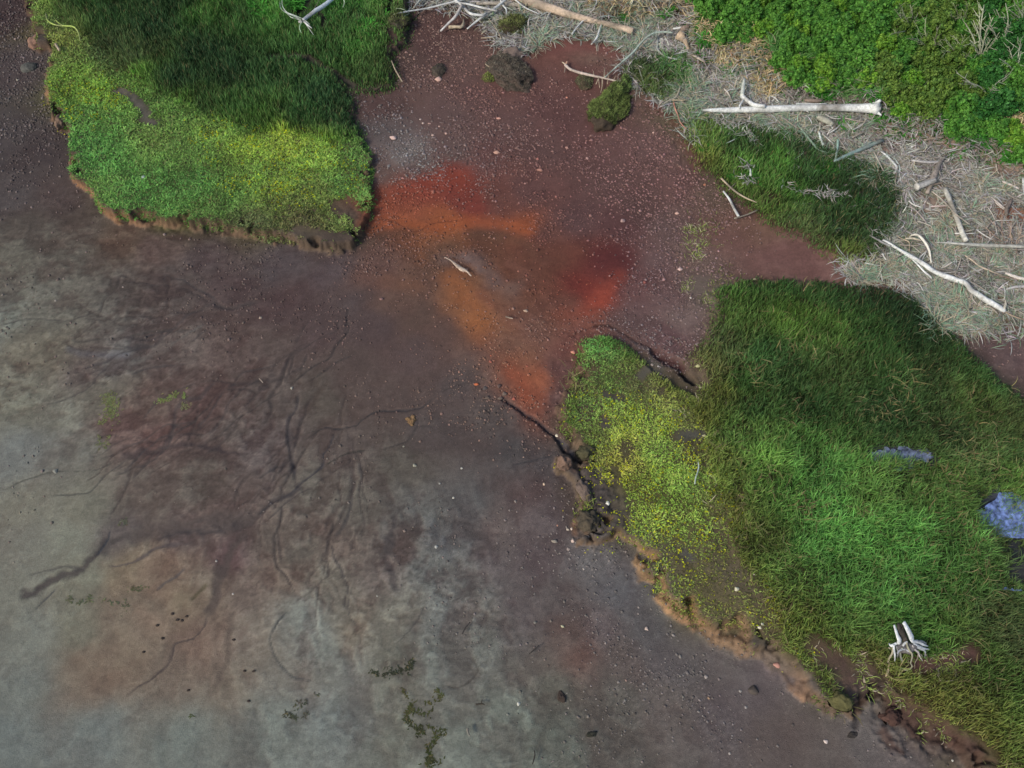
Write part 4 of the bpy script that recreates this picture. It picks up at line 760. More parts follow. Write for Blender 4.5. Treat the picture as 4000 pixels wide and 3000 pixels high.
def stone(f, px, py, w, col, label, asp=.7, rot=None, group=None, name='stone', cat='stone', sink=.2):
    q = fr(f, [(px, py)])[0]; r = rad_m(f, w, q) * 1.0; p = G(q[0], q[1])
    o = bpy.data.objects.new(name, STM[random.randrange(5)]); COL.objects.link(o)
    o.location = (p[0], p[1], p[2] + r * (.45 - sink)); o.scale = (r, r * asp * 1.1, r * .85)
    o.rotation_euler = (random.uniform(-.1, .1), random.uniform(-.1, .1), random.uniform(0, 6.28) if rot is None else rot)
    c = alb(col); o.color = (c[0], c[1], c[2], 1)
    tag(o, label, cat, group); return o
WH = (214, 206, 198); PK = (200, 160, 150)
for a in [
 ('t00',930,1150,32,(170,184,180),'pale grey green stone half hidden in the left marsh carpet',.9),
 ('t00',115,520,18,(180,172,160),'small pale stone below the slab at the left bank',.9),
 ('t00',98,253,16,(170,150,146),'pinkish pebble on gravel left of the upper bank block',.8),
 ('t10',1182,517,44,(206,170,160),'rounded pink stone below the small mossy lump near the top of the cove',.75,.2),
 ('t10',892,898,54,(204,176,172),'largest pale pink stone beside the left marsh in the grey gravel',.55,-.4),
 ('t10',950,1155,22,(180,130,124),'pinkish stone just above the orange stain near left marsh',.8),
 ('t10',1562,990,44,(190,150,138),'flat oblong pink stone in the middle of the cove',.5,.1),
 ('t10',1575,770,36,(196,150,140),'broad light pink stone lying in the upper cove gravel',.4,.0),
 ('t10',1188,820,15,(200,166,156),'small pale stone right of the largest pink stone',.9),
 ('t10',1232,866,20,(206,170,160),'pale pink stone in a short row in the upper cove',.8),
 ('t10',1146,877,20,(188,160,152),'light stone at the left of a short row in the upper cove',.8),
 ('t10',1066,775,18,(196,176,170),'whitish stone in the grey gravel of the upper cove',.7),
 ('t10',1082,800,18,(200,176,168),'whitish oval stone just below another in the upper cove',.8),
 ('t10',1125,802,22,(170,140,134),'flat mauve stone in the upper cove gravel',.5),
 ('t20',1070,1383,30,(204,166,156),'angular pale pink stone low on the right side of the cove',.75,.2),
 ('t20',718,1433,34,(170,140,138),'pointed grey pink stone at the centre right of the cove',.8,.9),
 ('t20',714,1389,24,(96,72,72),'dark brown stone just above the pointed grey pink stone',.6),
 ('t20',487,1027,22,(176,140,136),'pinkish stone left of the dense pink gravel',.7),
 ('t20',357,960,30,(168,130,124),'elongated pink stone in the upper middle of the cove',.45,-.6),
 ('t20',180,1105,42,(170,126,116),'long flat pinkish stone in the middle of the cove',.35,-.1),
 ('t20',165,1031,18,(180,120,112),'round red pink stone in the middle of the cove',.9),
 ('t20',512,880,18,(150,116,110),'brown pink stone under the mossy green hummock',.7),
 ('t20',1250,1198,20,(176,120,96),'orange brown stone beside the right marsh meadow',.8),
 ('t20',916,860,14,(206,170,160),'tiny pale stone right of the mossy green hummock',.9),
 ('t20',84,1190,16,(178,134,128),'round pink stone above the orange arc',.9),
 ('t20',600,388,16,(74,54,52),'small dark stone in the bare red pool of mud',.8),
 ('t20',355,633,16,(214,150,130),'bright pink pebble below the twiggy branch',.8),
 ('t20',878,380,24,(210,210,200),'white stone at the edge of the driftwood grass',.7),
 ('t20',1196,420,18,(204,200,190),'white stone beside the short grey plank at the dune foot',.7),
 ('t11',232,857,20,(176,170,160),'pale stone sitting where the dark mud rills meet',.7,1.6),
 ('t11',30,400,22,(160,144,134),'tan stone alone on the smooth brown mud',.9),
 ('t11',1430,832,36,(186,104,72),'orange stained stone at the upper end of the rock cluster',.5,.0),
 ('t11',1485,858,34,(92,84,84),'dark grey stone beside the orange one in the cluster',.8),
 ('t11',1500,920,40,(104,90,84),'brown rock at the left of the small rock cluster',.6,.3),
 ('t11',1584,924,36,(122,106,98),'grey brown rock at the lower middle of the rock cluster',.5,.4),
 ('t11',1610,895,36,(120,104,96),'tallest grey rock in the small rock cluster',.8),
 ('t11',1575,845,34,(98,80,76),'dark mauve rock at the top of the rock cluster',.7),
 ('t11',1646,890,26,(128,86,72),'red brown rock at the right of the rock cluster',.8),
 ('t11',1604,940,20,(150,130,120),'small light rock under the rock cluster',.8),
 ('t11',1520,685,24,(150,92,80),'red brown stone above the rock cluster',.7),
 ('t11',1028,1357,28,(150,148,136),'pale grey stone on the dark mud right of the rills',.8),
 ('t11',1333,1376,16,(190,186,178),'small white stone on dark mud below the rills',.9),
 ('t11',1280,1567,16,(206,200,190),'bright white pebble on the grey mud in the middle',.9),
 ('t11',1190,1475,14,(170,168,162),'light pebble among others on the central dark mud',.9),
 ('t11',957,1234,14,(150,146,136),'olive grey pebble near the thin curved rill',.8),
 ('t21',90,357,36,(170,146,132),'tan stone on the stony bar below the orange stain',.6,-.2),
 ('t21',12,926,28,(160,92,80),'red brown stone at the tail of the orange stain',.9),
 ('t21',290,1163,24,(224,214,196),'bright cream stone in the creek beside the peninsula',.9),
 ('t21',620,1603,30,(230,226,216),'bright white round stone on the bare grey peat shelf',.9),
 ('t21',208,1479,20,(206,180,160),'cream stone on mud left of the peat shelf',.8),
 ('t21',1090,86,32,(210,180,176),'triangular pale pink stone above the right marsh',.8,.5),
 ('t21',985,152,24,(176,138,138),'mauve stone below the triangular pink stone',.8),
 ('t21',862,172,24,(140,84,80),'dark red stone beside the red stain',.9),
 ('t21',1158,272,16,(200,190,186),'tiny white stone above the red pool channel',.9),
 ('t21',1205,713,36,(196,194,150),'cream oval stone at the grass edge beside the red pool',.6,.3),
 ('t21',1247,1165,32,(176,172,140),'dull cream stone in a gap in the peninsula grass',.5,.1),
 ('t21',1572,152,28,(176,170,140),'buff stone on the top edge of the right marsh',.6,.1),
 ('t21',397,625,36,(204,140,124),'salmon stone beside the tip of the peninsula',.7,-.2),
 ('t21',415,570,16,(196,130,112),'smaller salmon stone above another at the peninsula tip',.7),
 ('t21',98,716,16,(176,104,88),'orange red stone on the orange fan',.8),
 ('t21',908,705,18,(186,168,160),'pinkish white pebble in the bare patch by the red pool',.9),
 ('t21',948,716,16,(180,172,170),'whitish pebble right of another by the red pool',.9),
 ('t21',980,796,14,(196,192,170),'cream pebble low in the bare patch of the peninsula',.9),
 ('t22',480,95,28,(160,148,144),'grey stone perched on the peat point',.7),
 ('t22',493,159,24,(206,194,186),'pale oval stone on the tip of the peat point',.8),
 ('t22',395,188,26,(214,190,180),'pale squarish stone at the foot of the peat point',.9),
 ('t22',362,113,22,(180,168,158),'grey white stone left of the peat point',.7),
 ('t22',387,109,20,(210,192,182),'cream stone touching the left side of the peat point',.8),
 ('t22',277,190,48,(140,132,126),'flat grey slab stone left of the peat point',.5,-.1),
 ('t22',366,240,26,(160,146,142),'grey pink stone below the peat point',.8),
 ('t22',294,88,14,(200,150,130),'small salmon pebble left of the peat point',.8),
 ('t22',310,268,18,(130,122,118),'dark grey stone below the flat slab stone',.7),
 ('t22',872,757,30,(196,176,168),'pale pink oval stone on gravel off the tan bank',.75,2.2),
 ('t22',252,707,20,(120,110,104),'brown grey stone on the darker mud in the lower middle',.8),
 ('t22',328,741,26,(176,172,146),'cream oval stone on the darker mud in the lower middle',.6,-.4),
 ('t22',150,715,22,(120,116,112),'grey stone in a little cluster in the lower middle',.8),
 ('t22',465,370,16,(190,178,172),'whitish pebble off the grey silt hollow',.8),
 ('t22',820,618,14,(150,140,138),'light grey stone near the foot of the tan bank',.8),
 ('t22',740,1091,20,(150,124,116),'tan pink stone below the reddish mud patch',.7),
 ('t22',1257,1068,24,(160,150,148),'light round stone in the lower right mud',.9),
 ('t22',1342,1083,24,(118,108,108),'dark round stone right of a light one in the lower right mud',.9),
 ('t22',1480,1162,22,(156,150,148),'grey white stone left of the dark boulder',.8),
 ('t22',1517,1265,22,(150,144,144),'pale stone with dark hollow below the dark boulder',.9),
 ('t22',1275,1207,18,(170,140,116),'tan pebble in the lower right gravel',.8),
 ('t22',43,1244,26,(206,204,196),'bright stone half sunk in a dark mud hollow at bottom centre',.7),
 ('t22',1457,500,34,(216,210,186),'large cream stone on the bare ground of the peninsula',.8),
 ('t22',1605,748,30,(212,206,186),'lower of two cream stones near the tan bank corner',.7),
 ('t22',1622,727,20,(206,204,190),'upper of two cream stones near the tan bank corner',.8),
 ('t22',1570,404,14,(196,186,180),'tiny whitish stone on bare peninsula ground',.9),
 ('t22',430,1330,26,(120,112,108),'brown rock in the streaky bottom mud',.6),
 ('t22',1565,1156,70,(84,76,72),'large dark weedy boulder at the foot of the low bank',.8,.1),
 ('t22',1410,1565,18,(160,152,150),'light pebble near the bottom edge',.8),
 ('t32',55,992,50,(188,140,130),'big salmon pink stone on the grey clay ledge',.6,-.2),
 ('t32',350,1026,22,(170,140,132),'pink stone in the bare muddy hollow left of the stump',.8),
 ('t32',20,499,30,(206,200,184),'cream stone at the left edge of the bright grass',.9),
 ('t32',28,425,16,(190,184,172),'small cream stone above a bigger one by the bright grass',.9),
 ('t32',50,430,16,(186,180,168),'small cream stone right of its twin by the bright grass',.9),
 ('t32',375,1489,28,(206,190,186),'pale pink round stone on the bottom right mud',.9),
 ('t32',160,1380,26,(92,84,82),'dark stone on the bottom right mud',.8),
 ('t32',60,1516,22,(120,112,110),'grey stone low on the bottom right mud',.8),
 ('t32',1195,1611,14,(200,196,190),'white pebble on the grey peat at the bottom right',.9),
 ('t32',440,1012,14,(160,130,122),'tiny pink stone in the muddy hollow left of the stump',.8),
 ('t01',360,1395,36,(130,130,126),'round grey stone alone on the far left mud',.95),
 ('t01',360,290,14,(166,156,150),'small light pebble on the rippled left mud',.9),
 ('t01',797,201,14,(166,150,144),'light pebble below the left marsh bank',.9),
 ('t02',1402,318,16,(166,160,158),'pale pebble on the dark flow at lower left',.9),
 ('t02',1510,531,15,(190,180,176),'white pebble on the mud between two dark flows',.9),
 ('t12',1168,226,22,(166,166,164),'light stone in the mottled bottom mud',.9),
 ('t12',785,545,12,(170,166,160),'tiny white pebble in the mottled bottom mud',.9),
 ('r6',1145,1055,24,(214,146,130),'bright salmon stone under the small grass hummock',.8)]:
    a = list(a); stone(*a[:6], asp=a[6] if len(a) > 6 else .7, rot=a[7] if len(a) > 7 else None)
# smaller countable pebbles, alike within each area
ZP = [('pinkish pebble on the red mud of the cove', 'pink pebbles on the cove mud', [(1000,150),(1060,220),(1320,360),(1380,430),(1440,560),(1240,300)], .5, 90, (156,116,110)),
      ('greyish white pebble in the grey gravel by the left marsh', 'pale pebbles by the left marsh', [(860,320),(920,360),(900,300)], .45, 40, (158,152,150)),
      ('grey pebble on the lower right mud', 'grey pebbles on the lower right mud', [(1200,1220),(1300,1350),(1420,1450),(1540,1560),(1250,1500)], .55, 60, (146,138,134)),
      ('orange tinted pebble on the iron stained mud', 'orange pebbles on the stained mud', [(960,450),(1250,620),(1080,760),(1120,820),(900,430)], .5, 36, (176,98,76))]
for lab, grp, cs, sp, cnt, colr in ZP:
    done = 0; tries = 0
    while done < cnt and tries < 4000:
        tries += 1; c = random.choice(cs); u = c[0] + random.gauss(0, 60 * sp); v = c[1] + random.gauss(0, 45 * sp)
        p = Gz(u, v)
        if float(samp(mud_only, p[0], p[1])) < .1: continue
        kk = random.uniform(.8, 1.15); stone('D', u, v, random.uniform(2.2, 3.9), tuple(int(t * kk) for t in colr), lab, random.uniform(.6, .95), None, grp, 'pebble', 'pebble'); done += 1

# ------------------------------------------------------------------ driftwood
def tube(P, Rd, sides=9, seed=0, lump=.12, flat=1.0, endcut=True, k=4):
    """tapering bent limb through 3-D points"""
    P = np.asarray(P, float); Rd = np.asarray(Rd, float)
    Q = sm_line(np.hstack([P, Rd[:, None]]), k); C3 = Q[:, :3]; r = np.maximum(Q[:, 3], .002)
    T = np.gradient(C3, axis=0); T /= np.linalg.norm(T, axis=1, keepdims=True) + 1e-9
    V = []; up = np.array([0, 0, 1.0])
    ph = rng.random() * 6.28
    for i in range(len(C3)):
        s = np.cross(T[i], up); 
        if np.linalg.norm(s) < .2: s = np.cross(T[i], np.array([1., 0, 0]))
        s /= np.linalg.norm(s); u = np.cross(s, T[i])
        for j in range(sides):
            a = j / sides * math.tau
            rr_ = r[i] * (1 + lump * math.sin(a * 2 + ph + i * .35) * .6 + lump * (rng.random() - .5))
            V.append(C3[i] + (s * math.cos(a) + u * math.sin(a) * flat) * rr_)
    F = []
    for i in range(len(C3) - 1):
        for j in range(sides):
            a = i * sides + j; b = i * sides + (j + 1) % sides
            F += [(a, b, b + sides), (a, b + sides, a + sides)]
    c0 = len(V); V.append(C3[0] - T[0] * r[0] * .15); V.append(C3[-1] + T[-1] * r[-1] * .15); e = (len(C3) - 1) * sides
    for j in range(sides):
        F.append((c0, (j + 1) % sides, j)); F.append((c0 + 1, e + j, e + (j + 1) % sides))
    return np.array(V), np.array(F)
def limb3(f, pts, ws, up=None, lift=0.0):
    """surveyed centre line -> 3-D points lying on the ground and radii"""
    q = fr(f, pts); n = len(q)
    ws = 1.15 * np.interp(np.linspace(0, 1, n), np.linspace(0, 1, len(ws)), ws)
    P = []; Rr = []
    for i in range(n):
        r = rad_m(f, ws[i], q[i]); h = r * .75 + .13 + (lift if np.isscalar(lift) else np.interp(i / max(n - 1, 1), np.linspace(0, 1, len(lift)), lift))
        P.append(G(q[i, 0], q[i, 1], h)); Rr.append(r)
    return np.array(P), np.array(Rr)
def wcol(V, base, seed=0, grey=.6):
    b = lin(base) / L_RGB
    k = 1 + .22 * np.array([mnoise.noise(Vector((v[0] * 1.2, v[1] * 1.2, v[2] * 3 + seed))) for v in V])
    g = np.array([max(0., mnoise.noise(Vector((v[0] * 2.1 + 9, v[1] * 2.1, v[2] + seed * 3)))) for v in V])[:, None] * grey * 2
    c = b[None] * k[:, None]; return np.clip(c * (1 - g) + lin((120, 112, 104)) / L_RGB * g, .01, .88)
def limb(name, f, pts, ws, base, parent=None, lift=0., lump=.12, flat=1., sides=9):
    P, Rr = limb3(f, pts, ws, lift=lift); V, F = tube(P, Rr, sides, lump=lump, flat=flat)
    if parent is not None: V = V - np.array(parent.location)
    org_ = None
    if parent is None:
        org_ = P.mean(0); org_[2] = P[:, 2].min() - Rr.max(); c = wcol(V, base); V = V - org_
    else: c = wcol(V + np.array(parent.location), base)
    o = mesh_np(name, V, F, M_WOOD, c, parent=parent)
    if org_ is not None: o.location = org_
    return o
WB = (216, 218, 222); WG = (186, 190, 188); WT = (186, 170, 150); WD = (140, 124, 116); BL = (150, 168, 170)
def drift(label, f, pts, ws, base=WB, br=(), lift=0., name='driftwood_stick', cat='driftwood', group=None, lump=.12, flat=1.):
    o = limb(name, f, pts, ws, base, lift=lift, lump=lump, flat=flat); tag(o, label, cat, group)
    for b in br:
        limb(b[4] if len(b) > 4 else 'branch', b[0], b[1], b[2], b[3], parent=o, lift=b[5] if len(b) > 5 else lift)
    return o
LOG = 'driftwood_log'
drift('thick trunk with brown bark patches, broken branches and pale cut end, top edge', 'r6', [(480,-70),(620,-20),(760,25),(960,85),(1150,150),(1350,205),(1500,240),(1680,285),(1860,335)], [70,84,84,78,64,58,50,54,60], (196,176,160),
      [('r6',[(1330,215),(1260,290),(1200,370)],[18,14],WB),('r6',[(1525,250),(1490,350),(1470,410),(1410,480)],[20,18,14],WB),('r6',[(1220,190),(1190,240),(1130,280),(1040,288)],[14,10,6],WG),
       ('r6',[(980,110),(900,150),(820,195),(720,225),(630,290)],[14,12,8],WG),('r6',[(1440,225),(1460,200),(1520,178),(1600,170),(1690,190)],[10,6],BL,'branch',[.0,.15,.15]),
       ('r6',[(1400,210),(1440,280),(1450,330)],[8,5],WG),('r6',[(560,-30),(640,40),(720,95),(850,152)],[14,12,6],WB,'branch',.25),('r6',[(1350,160),(1380,110),(1440,90)],[8,5],WG)], name='fallen_tree', cat='fallen tree')
drift('white sharply bent branch in the tangle at top centre', 'r6', [(-90,-30),(0,50),(50,100),(100,145),(220,165),(275,140)], [24,24,22,16], WB, lift=.25)
drift('long white branch crossing the bent one down to the red mud', 'r6', [(560,-60),(480,0),(380,80),(250,170),(170,230),(70,312)], [16,20,24,22,14], (200,202,206), lift=[.4,.2,.0])
drift('slender white pole over the tangle at top centre', 'r6', [(-60,22),(100,50),(240,85),(390,118)], [14,20,18], WB, lift=.3)
drift('thin forked white branch at top centre', 'r6', [(420,-20),(450,50),(490,100),(492,155)], [16,14,10], WB, [('r6',[(450,60),(520,90),(560,110)],[6,4],WG)], lift=.2)
drift('thin bare twig curving from the tangle to the mud', 'r6', [(180,60),(260,150),(340,250),(400,340),(435,422)], [6,6,5], WT)
drift('grey weathered log under the white tangle', 'r6', [(170,40),(330,35),(520,45),(700,60)], [36,40,34], (176,168,160), lump=.2, name=LOG)
drift('long thin white pole reaching left over the gully', 'r5', [(1490,158),(1640,128),(1850,90),(2050,40),(2260,-10)], [10,14,18,16], WB, [('r5',[(1640,128),(1610,110),(1560,92),(1510,92)],[6,4],(180,196,170)),('r5',[(1640,128),(1650,150),(1560,180),(1500,175)],[5,3],(180,196,170))], lift=.15, name='driftwood_pole')
drift('straight pale stick standing on the gravel at top centre', 'r5', [(2230,50),(2160,170),(2080,250),(1992,338)], [26,26,22,18], (196,192,194), lift=[.4,.2,0])
drift('short curled tan log lying on the gravel', 'r6', [(-130,296),(-60,290),(0,290),(28,258),(30,205)], [34,32,26,12], WT, name=LOG, lump=.2)
drift('short grey peg leaning at the top edge above the gully', 'r5', [(1705,85),(1740,40),(1790,-20)], [16,20,20], (176,176,170), lift=.1)
drift('pair of broken tan sticks on the mud below the tangle', 'r6', [(225,365),(290,320)], [10,12], WT, [('r6',[(218,410),(340,408)],[8,10],WT)])
drift('uprooted small dead tree with splayed roots in the top left gully', 'r5', [(860,-40),(740,55),(640,120),(560,180),(512,215)], [34,36,36,32,34], (196,206,222),
      [('r5',[(500,200),(400,160),(330,130),(285,60),(282,-10)],[8,7,5],(190,200,196),'root',.2),('r5',[(490,215),(400,170),(330,140),(268,90),(258,15)],[8,6,4],(180,190,190),'root',.15),('r5',[(490,225),(440,205),(370,180),(320,120)],[8,5],(190,196,196),'root',.1),
       ('r5',[(520,230),(560,290),(600,345),(622,378)],[10,8,4],WG,'root'),('r5',[(495,240),(472,285),(475,320),(490,355)],[12,12,5],(176,204,170),'root'),('r5',[(520,235),(570,280),(605,305)],[18,14,6],WB,'root'),('r5',[(530,225),(580,262)],[16,8],WG,'root'),('r5',[(500,235),(460,238)],[22,22],WB,'root'),
       ('r5',[(570,190),(620,110),(690,-10)],[6,4],WD,'branch')], name='uprooted_tree', cat='fallen tree', lift=.2)
drift('fine yellow green reed stem bending over the upper left marsh', 't00', [(297,85),(305,125),(330,150),(380,166),(470,172),(505,205),(520,262)], [6,8,8,6], (176,196,110), [('t00',[(360,130),(385,152),(412,166)],[5,6],(160,180,100))], name='reed_stem', cat='reed', lift=.4)
drift('short pale stick on the upper left bank', 't00', [(360,285),(385,326)], [12,14], WT)
drift('single leaning thin stick at the right side of the left marsh', 't10', [(878,392),(905,455),(948,530)], [5,8,7], WT, lift=[.35,.1,0])
drift('bare curved branch with many short side twigs lying over red mud', 't20', [(345,420),(380,450),(450,474),(520,490),(590,505),(705,532)], [16,15,14,12,8], (200,184,178),
      [('t20',[(597,500),(600,440)],[5,4],WT,'twig',.2),('t20',[(530,490),(528,460)],[4,3],WT,'twig',.15),('t20',[(565,500),(545,545)],[6,5],WT,'twig'),('t20',[(560,500),(568,570)],[5,3],WT,'twig'),('t20',[(586,505),(584,560),(575,600)],[7,5,3],WT,'twig'),
       ('t20',[(625,508),(620,465)],[4,3],WT,'twig',.15),('t20',[(622,510),(618,545)],[4,3],WT,'twig'),('t20',[(660,520),(648,575)],[5,3],WT,'twig'),('t20',[(660,515),(672,490)],[4,3],WT,'twig'),('t20',[(350,420),(325,402)],[10,5],WT,'root'),('t20',[(350,415),(358,400)],[12,12],(190,150,130),'root'),('t20',[(348,425),(340,470)],[8,5],WD,'root')], name='dead_branch')
drift('long slim branch arching from the grass down to the twiggy branch', 't20', [(1042,212),(980,207),(920,215),(870,245),(830,285),(790,335),(740,380),(670,440),(600,502)], [8,10,12,12,11,10,8], (176,190,182), lift=[.3,.3,.1,.05])
drift('broken hollow log piece with ragged end at the dune foot', 't20', [(1075,225),(1105,245),(1130,280),(1145,322)], [44,40,26,12], (200,176,154), lump=.35, name=LOG)
drift('dark hollow log ring above the broken log piece', 't20', [(1100,200),(1120,185),(1138,172)], [34,36,30], WD, name=LOG, lump=.3)
drift('short pale stick left of the hollow log', 't20', [(1045,186),(1108,181)], [10,14], WB)
drift('short grey plank sloping down at the dune foot', 't20', [(1162,350),(1205,373),(1252,400)], [18,20,18], (176,164,154), flat=.5, name='driftwood_plank', cat='plank')
drift('two crossed grey sticks in straw above the dark grass patch', 't20', [(940,318),(965,345),(1000,370),(1072,386)], [10,12,8], WG, [('t20',[(945,250),(938,325)],[8,6],WG)])
drift('forked pale branch at the water side of the tall grass tuft', 't20', [(958,690),(1010,655),(1060,630),(1080,595),(1092,560)], [6,8,8,7], (186,178,164), [('t20',[(1040,648),(1122,650)],[7,5],WT)], lift=.08)
drift('pinkish bent twig on the mud edge by the tall grass tuft', 't20', [(1048,664),(1056,700),(1075,745),(1092,795),(1130,835)], [8,8,5], (190,140,124), [('t20',[(1060,710),(1088,712)],[5,3],(190,140,124),'twig'),('t20',[(1092,800),(1120,790)],[5,3],(190,140,124),'twig')])
drift('L shaped white branch standing above the long white log', 't20', [(1507,508),(1498,570),(1490,625)], [10,20,24], (206,210,206), [('t20',[(1490,622),(1530,655),(1570,680),(1640,690)],[24,20,22],WB,'branch'),('t20',[(1500,650),(1478,680),(1475,702)],[12,8],WB,'branch')], lift=.25)
drift('small white peg upright in the dark meadow', 't20', [(1545,1095),(1546,1138)], [8,12], (200,210,200), lift=.3)
drift('thin crossing sticks on the lower bank of the dark meadow', 't20', [(1355,1155),(1440,1235),(1510,1280),(1585,1312)], [10,10,6], WT, [('t20',[(1405,1232),(1450,1185)],[7,4],WT)])
drift('white gnawed stick pointing down to the mud by the meadow', 't20', [(1370,1240),(1408,1290),(1438,1350),(1468,1402)], [10,14,14], WB)
drift('grey thin stick below the white gnawed stick', 't20', [(1442,1415),(1520,1392),(1590,1362)], [10,8,6], (150,140,130))
drift('long straight bleached log with flared root end on the upper beach', 't30', [(-425,714),(-300,714),(-100,710),(50,706),(200,700),(400,697),(560,699),(660,702),(716,706)], [14,26,32,36,38,40,42,50,60], WB,
      [('t30',[(660,692),(700,672),(730,648)],[36,28,14],WB,'root',[.0,.12,.3]),('t30',[(660,715),(705,728),(735,748)],[30,20,8],WB,'root'),('t30',[(690,702),(728,704)],[34,24],(190,188,186),'root',.1)], name=LOG, lift=.05)
drift('short white stick resting behind the long bleached log', 't30', [(182,675),(260,677),(380,673)], [14,12,8], WB, lift=.12)
drift('grey crumbling stick end behind the long bleached log', 't30', [(240,650),(310,655),(350,652)], [18,24,18], WD, name='driftwood_stick', lift=.05)
drift('blunt grey club shaped log end below the bleached log', 't30', [(322,756),(365,775),(422,805)], [24,32,22], (180,180,170), [('t30',[(400,802),(420,832)],[12,6],WB)], name=LOG)
drift('thin white splinter left of the blue grey poles', 't30', [(330,855),(340,895),(356,942)], [9,12,10], (214,222,222))
drift('short upright pale green board left of the blue grey poles', 't30', [(455,903),(448,970),(436,1042)], [16,12,10], (150,176,168), flat=.5, name='driftwood_plank', cat='plank')
drift('longest blue grey pole slanting up through the straw', 't30', [(430,1046),(520,1004),(640,952),(742,908)], [14,22,24,20], (136,158,160), name='driftwood_pole')
drift('stubby blue grey pole lying behind the longer one', 't30', [(610,950),(668,918)], [16,20], (146,166,164), name='driftwood_pole', lift=.05)
drift('curved white stick like a hook right of the blue grey poles', 't30', [(722,970),(775,1015),(820,1062),(836,1092),(820,1122)], [9,12,12,14], WB)
drift('long thin greenish stick running beside the dark meadow', 't30', [(165,775),(230,855),(290,930),(330,972),(430,1000)], [9,13,9,6], (138,158,144))
drift('horizontal pale stick meeting the forked grey log', 't30', [(930,1040),(1000,1048),(1052,1052),(1118,1050)], [12,14,12], (186,184,188))
drift('forked grey log with a dark underside', 't30', [(1148,1012),(1118,1050),(1090,1110),(1065,1170),(1030,1252)], [12,22,28,30,20], (156,146,142), name=LOG, lump=.2)
drift('wedge shaped white log lying across the forked grey log', 't30', [(958,1212),(1000,1198),(1045,1182),(1088,1168)], [44,34,28,22], (206,204,204), name=LOG, lift=.15, lump=.2)
drift('thin grey stick under the wedge shaped white log', 't30', [(1020,1212),(1075,1196),(1137,1184)], [10,12,8], WD, lift=.05)
drift('thin pale stick lying at the top of the straw', 't30', [(1012,908),(1070,896),(1140,890)], [10,12,9], (176,160,150))
drift('straight tapered log with knots standing down the slope', 'r8', [(1078,96),(1130,220),(1180,350),(1225,460),(1265,570),(1310,668)], [36,44,46,44,42,44], (196,194,190),
      [('r8',[(1160,255),(1182,240)],[14,6],WB,'knot'),('r8',[(1215,352),(1240,345)],[14,6],WB,'knot'),('r8',[(1180,300),(1200,292)],[12,5],WB,'knot'),('r8',[(1235,460),(1262,448)],[14,6],WB,'knot')], name=LOG, lift=.05)
drift('long thin stick passing over the knotty log', 'r8', [(940,130),(1040,210),(1130,305),(1190,370),(1270,430),(1350,492)], [12,10,12,14,9], (196,186,178), lift=[.05,.05,.25,.15,0])
drift('short thin stick left of the knotty log', 'r8', [(1040,100),(1080,155)], [12,8], WG)
drift('small stick by the foot of the knotty log', 'r8', [(1300,568),(1400,540)], [12,16], (176,170,160))
drift('long nearly level pole at the right edge', 'r8', [(985,682),(1150,690),(1300,702),(1550,716),(1750,722),(2050,735)], [10,20,26,32,34,36], (176,176,174), name='driftwood_pole', lift=.1)
drift('white stick pointing to the upper right corner of the straw', 'r8', [(1700,22),(1790,60),(1882,102)], [16,18,14], (206,196,194))
drift('white post cut off by the right edge', 'r8', [(1925,-10),(1930,80),(1932,165)], [20,18,12], WB)
drift('chunky grey curved log above the orange mud', 'r8', [(1795,225),(1775,270),(1748,325),(1746,390)], [34,38,34,30], (128,116,112), name=LOG, lump=.2)
drift('thin white stick above its twin at the right', 'r8', [(1585,195),(1655,255),(1725,315)], [12,14,10], (196,186,184))
drift('lower twin of the thin white sticks at the right', 'r8', [(1625,250),(1670,290),(1718,328)], [10,12,9], (190,180,176))
drift('long dark thin stick in the lower left straw', 'r8', [(700,275),(780,350),(850,430),(910,515)], [10,12,14,12], (156,146,146))
drift('thin curved stick left of the long dark thin stick', 'r8', [(725,355),(745,420),(800,500)], [10,10,8], (150,140,138))
drift('bright white arched branch like a bow', 'r8', [(700,625),(725,605),(770,600),(820,625),(865,680),(900,740),(920,810),(934,905)], [14,20,24,24,22,18,12], (226,222,216), lift=[.1,.3,.35,.2,0])
drift('tan fork of twigs under the bright arched branch', 'r8', [(560,605),(610,640),(660,660),(690,672)], [8,10,12], WT, [('r8',[(660,640),(740,640),(830,662)],[16,20,10],(206,196,180)),('r8',[(660,660),(700,690),(695,780)],[8,8,6],WT),('r8',[(655,650),(660,605)],[6,4],WT),('r8',[(640,662),(570,658)],[6,4],WT)], lift=.1)
drift('longest winding white driftwood trunk at the right', 'r8', [(430,690),(560,745),(640,792),(720,840),(800,885),(880,935),(960,995),(1100,1052),(1220,1092),(1310,1130),(1360,1195),(1420,1232),(1500,1290),(1600,1345),(1690,1400),(1730,1425)], [12,22,30,36,40,44,36,44,46,50,46,44,48,52,50,34], WB,
      [('r8',[(265,605),(340,645),(430,695),(500,725)],[12,18,22],(150,150,152),'branch'),('r8',[(410,655),(480,690),(560,740),(620,780)],[16,18,20],WB,'branch',.12),('r8',[(700,840),(770,905),(860,1000),(905,1035),(940,1072)],[12,16,18,14],WB,'branch'),
       ('r8',[(1715,1405),(1735,1360),(1738,1305)],[26,24,10],(220,210,196),'root',.15),('r8',[(1690,1410),(1720,1450)],[30,12],WD,'root'),('r8',[(650,800),(665,830),(640,870)],[10,6],WG,'branch')], name='driftwood_tree', cat='fallen tree', lift=.08, lump=.16)
drift('broken thin white twigs beside the left end of the winding trunk', 'r8', [(500,790),(560,805),(615,826)], [8,12,8], WG)
drift('two pale thin sticks above the middle of the winding trunk', 'r8', [(712,705),(760,745),(830,800)], [8,12,10], (176,170,166))
